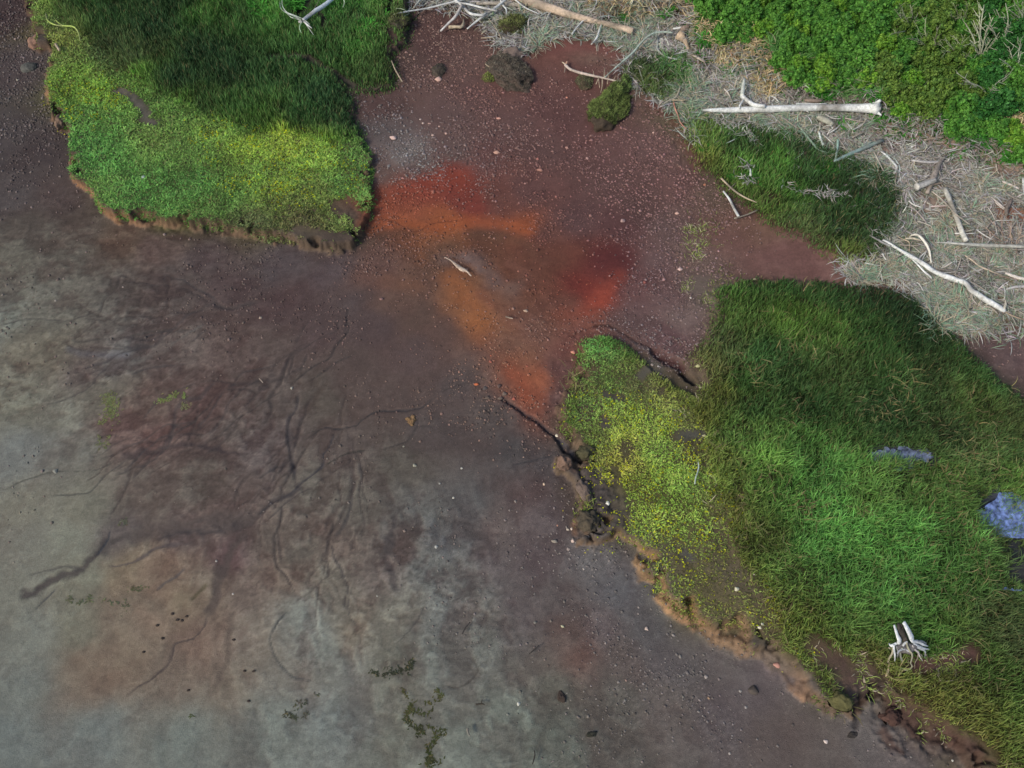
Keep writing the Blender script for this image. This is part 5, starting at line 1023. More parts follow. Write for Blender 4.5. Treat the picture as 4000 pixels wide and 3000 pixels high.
drift('tiny Y shaped twig in the edge of the meadow', 'r8', [(295,605),(300,560),(330,545),(352,540)], [6,7,9], WG, [('r8',[(300,560),(270,520)],[5,3],WG,'twig'),('r8',[(320,550),(356,578)],[6,4],WG,'twig')], lift=.25)
drift('thin bent stick sloping down right in the lower straw', 'r8', [(1300,825),(1370,870),(1450,935),(1570,990),(1700,1040)], [10,14,16,12], (196,180,166))
drift('white beam cut off by the right edge, topmost of three', 'r8', [(1735,1010),(1830,1050),(1960,1085)], [24,28,28], (214,206,204), name='driftwood_pole', lift=.05)
drift('dark thin pole under the white beam at the right edge', 'r8', [(1610,1036),(1750,1058),(1910,1092)], [10,14,12], WD, name='driftwood_pole')
drift('grey white beam cut off by the right edge, lowest of three', 'r8', [(1745,1188),(1820,1168),(1880,1160),(1980,1155)], [12,26,30,30], (196,192,196), name='driftwood_pole')
drift('tiny crooked twig between the beams at the right edge', 'r8', [(1770,1100),(1750,1125),(1762,1145)], [8,8,6], WB)
drift('long thin grey stick across the lower straw', 'r8', [(1060,1540),(1120,1505),(1200,1485),(1330,1475)], [8,14,10], (150,158,148))
drift('pale thin stick lying level above it in the lower straw', 'r8', [(1110,1452),(1200,1442),(1340,1450)], [8,12,8], (156,162,152))
drift('thin tan root creeping from the winding trunk to the right edge', 'r8', [(1530,1370),(1620,1395),(1720,1430),(1800,1470),(1936,1520)], [8,10,12,9], (170,150,134))
drift('white stick just inside the right edge below the trunk end', 'r8', [(1838,1425),(1890,1400),(1970,1390)], [8,12,12], (196,190,186))
drift('pink white jagged plank at the centre of the orange stain', 't11', [(1222,8),(1265,30),(1300,60),(1335,85),(1365,98),(1395,130)], [5,8,18,22,14,9], (206,184,170), name='driftwood_plank', cat='plank', lump=.5, flat=.4)
drift('small bone coloured stick on the gravel below the orange stain', 't11', [(1618,392),(1640,400),(1665,405)], [8,9,7], (190,166,150))
drift('tiny pale twig on the brown mud at centre left', 't11', [(20,795),(32,806),(45,822)], [4,6,4], (160,146,136))
drift('thin bleached stick lying in the peninsula carpet', 't21', [(1207,1335),(1210,1365),(1203,1400),(1190,1440),(1185,1478)], [7,8,8,6], (190,204,196), lift=.06)
drift('dark wet twig half buried in the lower grey mud', 't12', [(1335,792),(1360,745),(1388,714)], [7,8,5], (70,66,66))
drift('short curved wet stick near the bottom edge', 't12', [(1370,1402),(1374,1430),(1386,1452)], [14,12,8], (120,116,110))
drift('black thin twig in the streaky mud', 't22', [(110,922),(140,895),(176,864)], [6,7,4], (66,62,60))
drift('black bent twig near the bottom edge', 't22', [(132,1636),(142,1600),(148,1570),(143,1545)], [6,7,5], (64,60,58))
drift('dark three pronged twig on the bottom grey mud', 't12', [(1425,1246),(1470,1244),(1482,1252)], [8,8,5], (70,64,58), [('t12',[(1460,1244),(1465,1215)],[6,4],(70,64,58),'twig')])
drift('small tan stick on the upper mud by the mossy hummock', 'r6', [(265,690),(310,725),(370,762)], [8,10,6], WT)
drift('little pale twig on the top centre grass', 'r5', [(945,-10),(955,30),(940,80)], [8,9,6], (190,206,180), lift=.2)
drift('tiny grey twig crossing under the winding trunk', 'r8', [(800,1105),(880,1102),(1068,1078)], [6,10,6], (160,160,150))

k = 0
while k < 95:
    u = random.uniform(1100, 2212); v = random.uniform(0, 740); p = Gz(u, v, .3)
    if float(samp(sdW, *p)) < .2 or float(samp(np.maximum(sdM, sdMid), *p)) > -.1 or float(samp(sdS, *p)) > -.2: continue
    if u < 1500 and random.random() < .6: continue
    a = random.choice((random.gauss(.6, .5), random.gauss(-.5, .7))); L = random.uniform(8, 26); w = random.uniform(1.2, 2.8)
    P = [(u - math.cos(a) * L, v - math.sin(a) * L), (u + random.gauss(0, 1.5), v + random.gauss(0, 1.5)), (u + math.cos(a) * L, v + math.sin(a) * L)]
    o = limb('driftwood_stick', 'D', P, [w, w * 1.1, w * .6], random.choice(((206,204,204),(190,182,174),(170,160,152),(150,142,138))), lift=.05, sides=6)
    k += 1
    tag(o, 'short thin stick scattered over the upper part of the straw' if v < 330 else 'short thin stick scattered over the lower part of the straw', 'driftwood', 'loose sticks on the upper straw' if v < 330 else 'loose sticks on the lower straw')
# dead twiggy bushes
def deadbush(label, f, base, tips, wv=6, col=(190,170,156), lift=.5, name='dead_bush', cat='dead bush'):
    q0 = fr(f, [base])[0]; B = G(q0[0], q0[1]); root = bpy.data.objects.new(name, None); COL.objects.link(root); root.location = B
    tag(root, label, cat)
    for t in tips:
        h = lift * random.uniform(.6, 1.2)
        q = fr(f, [t])[0]; E = Gz(q[0], q[1], B[2] + h); E = np.array([E[0], E[1], B[2] + h])
        mid = (B + E) / 2 + rng.normal(0, .06, 3); mid[2] = B[2] + h * .6
        r = rad_m(f, wv, q0)
        V, F = tube([B, mid, E], [r, r * .75, r * .35], 5, lump=.1, k=4); parts = [(V, F)]
        for s in range(7):
            t0 = random.uniform(.3, .95); p0 = B * (1 - t0) ** 2 + 2 * mid * t0 * (1 - t0) + E * t0 ** 2
            d = (E - B); d /= np.linalg.norm(d); d = d + rng.normal(0, .55, 3); d[2] = abs(d[2]) * .6 + .15
            p1 = p0 + d * random.uniform(.12, .35); V, F = tube([p0, (p0 + p1) / 2 + rng.normal(0, .02, 3), p1], [r * .5, r * .35, r * .2], 4, lump=0, k=2)
            parts.append((V, F))
        VV_ = np.vstack([p[0] for p in parts]); off = np.cumsum([0] + [len(p[0]) for p in parts[:-1]]); FF = np.vstack([p[1] + o_ for p, o_ in zip(parts, off)])
        mesh_np('branch', VV_ - B, FF, M_WOOD, wcol(VV_, col), parent=root)
    return root
deadbush('bare pink grey twiggy bush left of the orange mud at right', 'r8', (1730,690), [(1690,400),(1520,520),(1560,660),(1800,560),(1600,480),(1640,700)], 9, (186,160,148))
deadbush('bare twiggy bush on the right edge below the orange mud', 'r8', (1850,740), [(1910,520),(1960,600),(1800,640),(1780,500),(1740,840),(1830,850)], 9, (186,164,150))
deadbush('tall bare grey shrub rising out of the thicket at upper right', 't30', (1370,400), [(1370,80),(1460,110),(1400,30),(1330,130),(1500,210),(1450,250),(1310,260),(1280,150),(1420,180)], 11, (176,182,160), 1.5)
deadbush('smaller bare grey shrub at the left of the tall one', 't30', (900,200), [(820,60),(850,20),(920,30),(960,110),(800,220),(880,90)], 8, (160,170,140), 1.2)
deadbush('bare grey twigs in the thicket near the right edge', 't30', (1440,640), [(1540,450),(1500,520),(1480,560),(1220,470),(1260,520),(1560,480)], 8, (170,176,160), 1.0)
deadbush('bare grey stems at the very top right of the thicket', 't30', (1500,300), [(1480,60),(1540,20),(1440,160),(1560,160)], 10, (170,176,156), 1.6)
deadbush('thin bare stems left of the middle of the thicket', 't30', (1050,330), [(980,200),(1100,180),(1020,120),(900,250),(1120,260)], 8, (150,162,130), 1.1)
deadbush('pale bare stems in the dark right side of the thicket', 't30', (1600,480), [(1560,300),(1640,330),(1500,380),(1640,250)], 9, (176,184,164), 1.3)
deadbush('slender grey stems at the top right corner', 't30', (1640,200), [(1600,20),(1650,10),(1560,60)], 9, (166,174,156), 1.5)
deadbush('thin grey stems below the tallest bare shrub', 't30', (1240,400), [(1150,250),(1200,230),(1260,260),(1120,330),(1310,330)], 8, (160,168,140), 1.1)
deadbush('sparse dry bush in the thicket near the top edge', 't30', (1230,180), [(1200,20),(1260,60),(1180,100),(1290,30)], 8, (150,160,126), 1.2)
deadbush('low dead twigs beside the long bleached log', 't30', (480,540), [(330,500),(400,540),(600,520),(560,480)], 6, (160,160,140), .5)

# ------------------------------------------------------------------ the bleached stump
def build_stump():
    q0 = fr('s', [(760, 1120)])[0]; B = G(q0[0], q0[1]) + np.array([0, 0, .08]); root = bpy.data.objects.new('tree_stump', None); COL.objects.link(root); root.location = B
    tag(root, 'silver grey upturned stump with two pale shards and hanging roots at lower right', 'stump')
    def P3(pts, hs):
        out = []
        for p, h in zip(pts, hs):
            q = fr('s', [p])[0]; e = Gz(q[0], q[1], B[2] + h); out.append((e[0], e[1], B[2] + h))
        return np.array(out)
    sc = lambda w: rad_m('s', w, q0)
    def L(name, pts, hs, ws, col, flat=1., lump=.15, sides=9, grey=.35):
        n = len(pts); hs = np.interp(np.linspace(0, 1, n), np.linspace(0, 1, len(hs)), hs); ws = np.interp(np.linspace(0, 1, n), np.linspace(0, 1, len(ws)), ws)
        V, F = tube(P3(pts, hs), [sc(w) for w in ws], sides, flat=flat, lump=lump); mesh_np(name, V - B, F, M_WOOD, wcol(V, col, grey=grey), parent=root)
    W_ = (222, 226, 236); S_ = (168, 174, 186); D_ = (84, 78, 74); T_ = (190, 180, 160)
    L('shard', [(515,510),(545,610),(580,720),(625,830),(610,900)], [.95,.45], [50,62,70,100,80], W_, .7, .1, grey=.1)
    L('shard', [(725,450),(790,570),(850,690),(890,790),(915,880)], [1.0,.45], [85,110,120,120,50], W_, .6, .1, grey=.1)
    L('heartwood', [(600,500),(640,600),(700,720),(760,840)], [.85,.4], [100,120,140,140], D_, .6, .3)
    L('heartwood', [(660,480),(720,620),(790,800)], [.86,.42], [40,50,50], (64,58,56), .6, .3)
    L('root_crown', [(560,960),(700,980),(860,1000),(1000,980)], [.30,.34,.34,.30], [110,170,190,140], (104,102,106), .8, .45)
    L('root_crown', [(640,1080),(760,1060),(880,1090)], [.28,.3], [100,120,100], (96,92,94), .8, .4)
    for k, (pts, hs, ws, c) in enumerate([
        ([(900,860),(1030,870),(1150,930),(1240,960)],[.45,.4,.3],[60,70,60,30],S_), ([(930,900),(1040,960),(1150,1010),(1270,1030)],[.42,.3],[60,60,50,20],S_), ([(930,930),(1060,1010),(1180,1070),(1175,1210)],[.4,.3,.05],[50,50,40,16],S_),
        ([(900,940),(960,1030),(1030,1090),(1060,1170),(1125,1280)],[.42,.3,.05],[50,46,40,20],(176,170,172)), ([(1010,860),(1100,850),(1210,900)],[.45,.38],[40,40,20],(120,126,138)),
        ([(400,905),(450,950),(500,930),(570,900)],[.3,.4],[30,60,50,60],W_), ([(505,930),(510,1040),(530,1150),(525,1290)],[.42,.3,.1],[50,46,40,20],W_), ([(480,1000),(470,1120),(410,1220),(380,1310)],[.35,.2,.05],[30,40,46,44],T_),
        ([(420,1330),(390,1420),(385,1500),(330,1620)],[.08,.03],[34,34,40,20],(196,176,150)), ([(400,1330),(470,1340),(505,1370)],[.08,.06],[20,10],T_), ([(690,1000),(650,1100),(660,1200),(700,1310)],[.4,.2,.05],[40,34,50,70],(150,154,146)),
        ([(780,880),(800,960),(850,1060),(900,1140),(890,1250),(870,1330),(900,1400),(830,1470),(740,1480),(690,1440),(640,1470),(630,1560)],[.5,.3,.1,.03],[46,44,38,30,24,18,14],(160,158,140)),
        ([(700,960),(740,900),(800,870)],[.45,.5],[40,46,40],(196,198,204)), ([(580,1120),(640,1050),(740,1030),(850,1080)],[.34,.38,.36],[34,40,40],(170,174,186)), ([(1030,1150),(1010,1240),(960,1330),(960,1450)],[.2,.03],[30,22,12],(140,126,116)),
        ([(1190,1130),(1225,1180),(1220,1250)],[.2,.03],[22,16,8],(140,130,120)), ([(560,960),(600,1100),(580,1220)],[.35,.1],[40,34,14],(140,140,150)), ([(1090,1140),(1140,1205)],[.2,.08],[22,10],(150,144,144)), ([(800,1200),(820,1330),(770,1440)],[.15,.02],[20,14,8],(130,124,110)),
        ([(395,990),(430,1025)],[.3,.28],[24,20],T_)]):
        L('root', pts, hs, ws, c, 1., .2, 7)
build_stump()

# ------------------------------------------------------------------ hummocks, peat blocks, boulders
def lump_mesh(rx, ry, h, seed, rough=.25):
    bm = bmesh.new(); bmesh.ops.create_icosphere(bm, subdivisions=4, radius=1)
    for vv in bm.verts:
        k = mnoise.noise(vv.co * 1.3 + Vector((seed * 5.1, 0, 0))) * rough * 1.3 + mnoise.noise(vv.co * 3.7 + Vector((0, seed * 3.3, 0))) * rough * .8 + mnoise.noise(vv.co * 9 + Vector((0, 0, seed))) * rough * .3
        vv.co *= 1 + k; vv.co.x *= rx; vv.co.y *= ry; vv.co.z *= h
        if vv.co.z < -.1 * h: vv.co.z = -.1 * h
    V = np.array([vv.co[:] for vv in bm.verts]); F = np.array([[v_.index for v_ in f_.verts] for f_ in bm.faces]); bm.free(); return V, F
def hummock(label, f, px, py, w, hpx, hm, rot, col, grasscol=None, dens=900, gl=(.06, .14), cat='hummock', name='grassy_hummock', rough=.25, part=None, cov=.0):
    q = fr(f, [(px, py)])[0]; r = rad_m(f, w, q)
    a = Gz(q[0], q[1] - hpx * FR[f][2] / 2); b = Gz(q[0], q[1] + hpx * FR[f][2] / 2); ry = .5 * float(np.hypot(*(a - b)))
    p = G(q[0], q[1]); root = bpy.data.objects.new(name, None) ; COL.objects.link(root); root.location = p; root.rotation_euler = (0, 0, rot)
    tag(root, label, cat)
    V, F = lump_mesh(r, ry, hm, abs(hash(label[:12])) % 97 if False else len(label) * 1.7 + px * .01, rough)
    cv = alb(col)[None] * (1 + .3 * np.array([mnoise.noise(Vector(v) * 6) for v in V]))[:, None]
    mesh_np('peat_base' if part is None else part, V, F, M_PEAT, np.clip(cv, .005, .8), parent=root)
    if grasscol is not None:
        tri = V[F]; nrm = np.cross(tri[:, 1] - tri[:, 0], tri[:, 2] - tri[:, 0]); ar = np.linalg.norm(nrm, axis=1) / 2; cen = tri.mean(1)
        ok = (nrm[:, 2] > .25 * np.linalg.norm(nrm, axis=1)) & (cen[:, 1] > (-1 + cov) * ry)
        pr = ar * ok; n = int(dens * pr.sum()); k = rng.choice(len(F), n, p=pr / pr.sum()); u1, u2 = rng.random(n), rng.random(n); s_ = u1 + u2 > 1; u1[s_] = 1 - u1[s_]; u2[s_] = 1 - u2[s_]
        pp = tri[k, 0] + (tri[k, 1] - tri[k, 0]) * u1[:, None] + (tri[k, 2] - tri[k, 0]) * u2[:, None]
        cl2 = lin(grasscol) / L_RGB * VEG * (1 + .4 * (rng.random(n) * 2 - 1))[:, None] * (1 + .9 * fbm(pp[:, 0] * 4, pp[:, 1] * 4, 3, 3))[:, None]
        Vb, Fb, Cb = ribbons(pp[:, 0], pp[:, 1], pp[:, 2] - .01, rng.random(n) * 6.28, gl[0] + (gl[1] - gl[0]) * rng.random(n), .025 + .012 * rng.random(n), R(30) + R(55) * rng.random(n), R(-20) + R(70) * rng.random(n), rng.random(n) - .5, np.clip(cl2 * .85, .004, .8), np.clip(cl2 * 1.2, .004, .8), 2)
        o = mesh_np('turf', Vb, Fb, M_GRASS, Cb, smooth=False, parent=root); o['kind'] = 'stuff'
    return root
hummock('large green and yellow mossy hummock on the red mud at upper right of the cove', 't20', 640, 705, 215, 300, .42, -.45, (74,64,56), (98,112,64), 1700, (.06, .15), cov=.28)
hummock('small grassy neck above the large mossy hummock', 't20', 730, 560, 90, 110, .25, -.3, (74,70,58), (92,112,64), 1300)
hummock('broad grey brown mossy mound at the top of the cove', 't10', 1640, 470, 230, 270, .38, .5, (92,80,76), (96,90,82), 1600, (.04, .10), cov=.02, rough=.22)
hummock('pale bare sandy crown behind the grey mossy mound', 't10', 1650, 370, 150, 90, .28, .1, (126,110,104), None)
hummock('little yellow green tuft on the left flank of the grey mound', 'r6', 305, 845, 140, 90, .10, 0, (88,82,60), (112,124,66), 1300, (.05, .10))
hummock('small dark mossy lump above the rounded pink stone', 't10', 1182, 462, 90, 80, .16, 0, (80,72,68), (78,76,64), 700, (.03, .06))
hummock('low dull green mound under the twiggy branch', 't20', 470, 530, 110, 100, .14, 0, (84,72,62), (92,96,72), 1000, (.04, .10))
hummock('olive turf lump at the mouth of the top gully', 'r5', 1535, 260, 230, 170, .36, -.2, (74,68,60), (88,96,60), 1200, (.05, .10), cov=.35)
hummock('olive turf shelf below the white tangle', 'r6', 560, 290, 330, 200, .28, -.1, (70,62,54), (96,102,62), 1200, (.05, .14), cov=.2)
PB = ('peat_block', 'peat block')
def block(label, f, px, py, w, h, hm, rot, col, rough=.3): return hummock(label, f, px, py, w, h, hm, rot, col, None, name=PB[0], cat=PB[1], rough=rough, part='clay_lump')
block('brown clay block broken from the upper left bank', 't00', 248, 285, 100, 80, .30, .3, (140,110,98))
block('flat grey slab leaning on gravel at the far left', 't00', 190, 440, 100, 60, .14, .7, (92,92,90), .15)
block('small tan clay block low on the left bank', 't00', 405, 810, 60, 80, .25, 0, (122,102,90))
block('rounded brown peat knob at the mouth of the peninsula creek', 'p', 245, 730, 150, 130, .30, -.6, (122,100,90))
block('dark olive peat knob across the creek from the brown one', 'p', 440, 640, 160, 130, .24, 0, (84,80,62))
block('ridge like grey peat block along the shelf edge', 'p', 440, 1010, 110, 260, .18, .25, (112,98,92), .35)
block('lower grey peat block on the shelf edge', 'p', 470, 1270, 180, 190, .2, .2, (86,78,68), .35)
block('rugged olive peat corner at the bottom right bank', 't32', 470, 1230, 150, 110, .26, -.5, (92,90,62))
block('brown clod cluster in the channel below the stump', 't32', 800, 1330, 130, 100, .14, .2, (82,62,58), .4)
block('dark weed clod on the bottom grey mud', 't22', 515, 1442, 66, 34, .06, .2, (62,62,56), .4)
block('dark flat clod on the mud below the rugged corner', 't32', 550, 1442, 62, 40, .05, .3, (64,60,60), .3)
block('brown clod in the streaky bottom mud', 't22', 320, 1200, 50, 70, .07, .2, (74,64,60), .4)
block('tan frayed seaweed clump on the mud between the rills', 't11', 1004, 1066, 60, 54, .06, 0, (140,112,84), .5)
block('grey clay clod left of the peninsula creek mouth', 't21', 480, 1295, 90, 70, .15, 0, (76,68,58), .4)
for i, (px, py) in enumerate([(1118,660),(1150,700),(1210,676),(1180,704),(1020,735),(1055,818),(932,908),(1515,828),(1585,1030),(1645,1032),(1222,1155),(1612,1226)]):
    hummock('small dark mud clod on the tan silt at lower left', 't02', px, py, 22, 16, .03, 0, (72,64,62), None, name='mud_clod', cat='mud clod', rough=.3, part='clay_lump')['group'] = 'dark mud clods on the silt'

# ------------------------------------------------------------------ dune grass tufts (one of each kind, then copies)
def tuft_mesh(seed, n, L, w, col, spread=(15, 80), colvar=.3, straw=.3):
    a = rng.random(n) * math.tau; r0 = rng.random(n) * .22
    c = lin(col) / L_RGB * VEG * .92 * (1 + colvar * (rng.random(n) * 2 - 1))[:, None]
    s_ = rng.random(n) < straw; c[s_] = lin((168, 156, 138)) / L_RGB * VEG * .9
    V, F, Cc = ribbons(np.cos(a) * r0, np.sin(a) * r0, np.zeros(n) - .02, a + rng.normal(0, 1.1, n), L * (.5 + .6 * rng.random(n)), w * (.7 + .6 * rng.random(n)), R(spread[0]) + R(spread[1] - spread[0]) * rng.random(n), R(-35) + R(60) * rng.random(n), rng.normal(0, 1.1, n), np.clip(c * .8, 0, .8), np.clip(c * 1.15, 0, .85), 4)
    o = mesh_np('dune_grass_tuft', V, F, M_STRAW, Cc, smooth=False); me = o.data; bpy.data.objects.remove(o); return me
PALE = [tuft_mesh(i, 52, .95, .032, (128, 156, 134), (8, 75), straw=.45) for i in range(5)]; STRW = [tuft_mesh(i, 44, .8, .028, (158, 150, 132), (4, 60), straw=.6) for i in range(3)]
GRN = [tuft_mesh(i, 80, .75, .028, (98, 142, 82), (35, 85), straw=.08) for i in range(2)]; VIV = [tuft_mesh(i, 130, .35, .045, (66, 128, 50), (20, 85), straw=0) for i in range(2)]; LAN = [tuft_mesh(i, 26, .26, .024, (126, 140, 76), straw=.2) for i in range(2)]
def tufts(lab, grp, shapes, f, pts, s=(.8, 1.3), up=0., name='dune_grass_tuft', cat='grass tuft'):
    for px, py in pts:
        q = fr(f, [(px, py)])[0]; p = G(q[0], q[1]); o = bpy.data.objects.new(name, random.choice(shapes)); COL.objects.link(o); o.location = (p[0], p[1], p[2])
        k = random.uniform(*s) * (.72 if shapes[0] in PALE else 1); o.scale = (k, k, k * random.uniform(.85, 1.1)); o.rotation_euler = (0, 0, random.uniform(0, 6.28)); tag(o, lab, cat, grp)
tufts('pale blue green grass tuft in the fringe below the top trunk', 'pale grass tufts below the top trunk', PALE + STRW, 't20', [(100,250),(200,230),(280,200),(330,180),(400,220),(170,300),(240,260),(60,90),(150,60),(520,190),(560,220),(640,240),(450,60),(430,110),(600,250),(330,60),(380,200),(240,30)])
tufts('long pale grass tuft around the branch end at top right of the cove', 'pale grass tufts around the cove corner', PALE, 't20', [(860,150),(880,200),(830,240),(800,300),(760,330),(730,250),(700,200),(680,300),(900,120),(950,170),(990,190),(840,320),(780,120),(870,80),(1010,150),(800,60)])
tufts('tall pale grass tuft on the cove side of the white log', 'pale grass tufts at the log tip', PALE + GRN[:1], 't20', [(1120,520),(1160,560),(1110,600),(1180,620),(1200,660),(1140,680),(1190,720),(1100,480),(1130,740),(1160,800),(1210,560),(1220,700),(1040,400),(1010,420)], (.9, 1.4))
tufts('grey green grass tuft in the wrack above the white log', 'grass tufts above the white log', PALE + STRW, 't20', [(1330,540),(1380,500),(1420,560),(1350,620),(1290,660),(1400,640),(1460,600),(1440,450),(1540,450),(1600,520),(1310,580),(1480,540),(1560,600),(1600,620)])
tufts('pale grass tuft between the white log and the dark meadow', 'grass tufts under the white log', PALE, 't30', [(-380,760),(-300,780),(-220,770),(-140,790),(-60,780),(20,790),(100,800),(160,760),(60,750),(-100,760),(150,850),(200,830),(240,760),(-260,750)])
tufts('grass tuft in the straw around the blue grey poles', 'grass tufts around the poles', PALE + STRW, 't30', [(300,900),(380,930),(500,880),(560,860),(590,830),(620,1000),(700,1060),(680,1150),(720,1140),(380,1000),(520,1040),(480,830),(650,870)])
tufts('grass tuft in the straw right of the knotty log', 'grass tufts by the knotty log', PALE + STRW, 'r8', [(1400,90),(1460,140),(1350,60),(1500,60),(1440,200),(1100,420),(1040,480),(1120,500),(1320,420),(1380,350),(880,540),(940,580),(1050,580),(1160,640),(1280,210),(1700,130),(1730,80),(1480,30)])
tufts('grass tuft in the straw under the level pole', 'grass tufts under the level pole', PALE, 'r8', [(1180,800),(1120,770),(1240,840),(1620,820),(1660,880),(1600,900),(1400,740),(1560,960),(1700,800),(1860,960),(980,740),(1020,800)])
tufts('pale grass tuft in the fringe at the meadow foot', 'grass tufts at the meadow foot', PALE + STRW, 'r8', [(120,1040),(200,1020),(280,1040),(360,1050),(440,1020),(520,960),(600,920),(560,1000),(100,980),(300,960),(420,920),(640,980),(180,1090),(700,1040),(740,980)])
tufts('green grey grass tuft below the winding trunk', 'grass tufts below the winding trunk', PALE, 'r8', [(930,1220),(980,1180),(1020,1250),(920,1300),(880,1360),(1080,1220),(1000,1330),(1100,1320),(1200,1330),(1240,1280),(1280,1400),(1340,1450),(1000,1430),(950,1500),(1080,1440),(1400,1500),(1180,1560),(1300,1600),(1480,1520),(1560,1600),(1880,1300),(1840,1360),(1900,1240),(1120,1660),(980,1600),(1440,1640)])
tufts('fresh green grass tuft at the foot of the shrubs', 'green grass tufts at the shrub foot', GRN, 't30', [(130,330),(160,380),(80,350),(200,300),(50,300),(180,420),(640,500),(700,480),(560,500),(760,560),(800,620),(660,560),(820,560),(960,600),(1000,560),(350,540),(600,600),(480,600)], (.8, 1.3))
tufts('vivid green leafy clump at the edge of the shrubs', 'vivid leafy clumps at the shrub edge', VIV, 't30', [(320,590),(380,620),(620,580),(680,620),(930,700),(980,720),(1040,700),(1100,740),(1180,790),(1250,820),(1300,860),(1350,900),(1340,840),(1400,860),(1240,880),(1540,900),(1590,1010),(1560,1030),(720,770),(500,820),(1300,780)], (.8, 1.4))
tufts('vivid green weed clump at the dune foot above the hollow log', 'vivid weed clumps at top right of the cove', VIV, 't20', [(700,80),(740,70),(720,110),(980,90),(1020,60),(1240,230),(1230,280),(1260,260),(1400,470),(1440,460),(1090,420),(1220,180)], (.7, 1.2))
tufts('sparse yellowish shoot cluster on the mud above the right marsh', 'shoot clusters on the mud', LAN, 't20', [(1170,1480),(1210,1520),(1160,1580),(1200,1620),(1250,1580),(1140,1500),(1230,1460),(1190,1660)], (.8, 1.3), name='shoot_cluster')
tufts('yellowish shoot cluster at the bare gap in the peninsula grass', 'shoot clusters on the peninsula', LAN, 't21', [(1120,220),(1150,180),(1260,290),(1300,260),(1240,860),(1250,880),(1180,960),(1290,960),(1100,1040),(1360,980),(1250,1580),(1300,1480),(1420,1450),(1480,1560),(1340,1420),(1380,1560)], (.7, 1.1), name='shoot_cluster')
tufts('yellowish shoot cluster around the bare hollows by the stump', 'shoot clusters around the stump hollows', LAN, 't32', [(560,900),(600,960),(620,1060),(640,1120),(480,880),(900,1080),(960,1060),(1040,1090),(1120,1060),(1200,1040),(1240,990),(1260,930),(1180,900),(1100,930),(1000,960),(1140,980),(300,900),(280,1000),(620,860),(680,1160),(820,1200),(900,1240),(1000,1340),(780,1150),(950,1420),(1150,1440)], (.6, 1.2), name='shoot_cluster')
tufts('loose bright leafy bush in the top left gully', 'leafy bushes by the top left gully', VIV, 'r5', [(60,120),(120,150),(170,190),(30,80),(370,40),(400,30),(420,70),(900,60),(840,40),(1160,300),(1200,310),(1060,520),(800,80),(860,150),(1100,30),(1300,20),(1370,210)], (1.0, 1.7), name='leafy_weed', cat='weed clump')

tufts('vivid green leafy clump inside the dark meadow', 'leafy clumps in the dark meadow', VIV, 't20', [(1230,960),(1270,990),(1300,960),(1420,1130),(1380,900),(1340,930),(1440,1150),(1550,1030),(1580,1080),(1540,1150),(1600,1180),(1560,1070)], (.5, 1.0), name='leafy_weed', cat='weed clump')
tufts('leafy clump inside the right half of the dark meadow', 'leafy clumps in the right meadow', VIV, 't30', [(280,1080),(340,1100),(400,1120),(380,1060),(180,1210),(600,1310),(570,1340),(60,1180),(30,1000),(440,1090)], (.5, .9), name='leafy_weed', cat='weed clump')
tufts('thin grey green tuft among the lower meadow grass', 'grey tufts in the lower meadow', PALE, 't30', [(210,1350),(260,1370),(320,1340),(380,1360),(450,1340),(690,1270),(500,1340),(160,1420),(440,1480),(560,1500),(300,1460),(640,1590),(600,1560)], (.35, .6))
# ------------------------------------------------------------------ shrubs
def shrub_protos(seed, rad, h, nleaf, lc, lc2):
    cen = rng.normal(0, 1, (90, 3)); cen /= np.linalg.norm(cen, axis=1, keepdims=True); cen *= (rng.random((90, 1)) ** .4); cen[:, 2] = np.abs(cen[:, 2])
    cen = cen * np.array([rad * .8, rad * .8, h * .72]); cen[:, 2] += h * .12
    k = rng.integers(0, 90, nleaf); d = rng.normal(0, 1, (nleaf, 3)); d /= np.linalg.norm(d, axis=1, keepdims=True)
    p = cen[k] + d * (rad * .17) * (.55 + .45 * rng.random((nleaf, 1)))
    p[:, 2] = np.maximum(p[:, 2], .02)
    sz = .028 + .034 * rng.random(nleaf)
    nx = d * .7 + rng.normal(0, .5, (nleaf, 3)); nx[:, 2] += .5; nx /= np.linalg.norm(nx, axis=1, keepdims=True)
    t1 = np.cross(nx, rng.normal(0, 1, (nleaf, 3))); t1 /= np.linalg.norm(t1, axis=1, keepdims=True); t2 = np.cross(nx, t1)
    s = sz[:, None]
    V = np.stack([p - t1 * s, p - t2 * s * .6 + nx * s * .15, p + t1 * s, p + t2 * s * .6 + nx * s * .15], 1).reshape(-1, 3)
    F = (np.arange(nleaf)[:, None] * 4 + np.array([[0, 1, 2, 3]]))
    cm = rng.random(90)[k][:, None] * .7 + .3 * rng.random((nleaf, 1)); c = (lin(lc) * (1 - cm) + lin(lc2) * cm) / L_RGB * VEG * (.52 + .75 * rng.random((nleaf, 1)))
    crown = mesh_np('crown', V, F, M_LEAF, np.repeat(np.clip(c, .004, .8), 4, 0), smooth=False); cm_ = crown.data; bpy.data.objects.remove(crown)
    parts = []
    for b in range(14):
        e = cen[b] * 1.05; mid = e * .5 + rng.normal(0, .05, 3); mid[2] = abs(mid[2]); parts.append(tube([(0, 0, -.05), mid, e], [.018, .012, .005], 5, k=3))
    off = np.cumsum([0] + [len(a[0]) for a in parts[:-1]]); st_ = mesh_np('stem', np.vstack([a[0] for a in parts]), np.vstack([a[1] + o_ for a, o_ in zip(parts, off)]), M_WOOD, lin((110, 100, 84)) / L_RGB); sm_ = st_.data; bpy.data.objects.remove(st_)
    return cm_, sm_
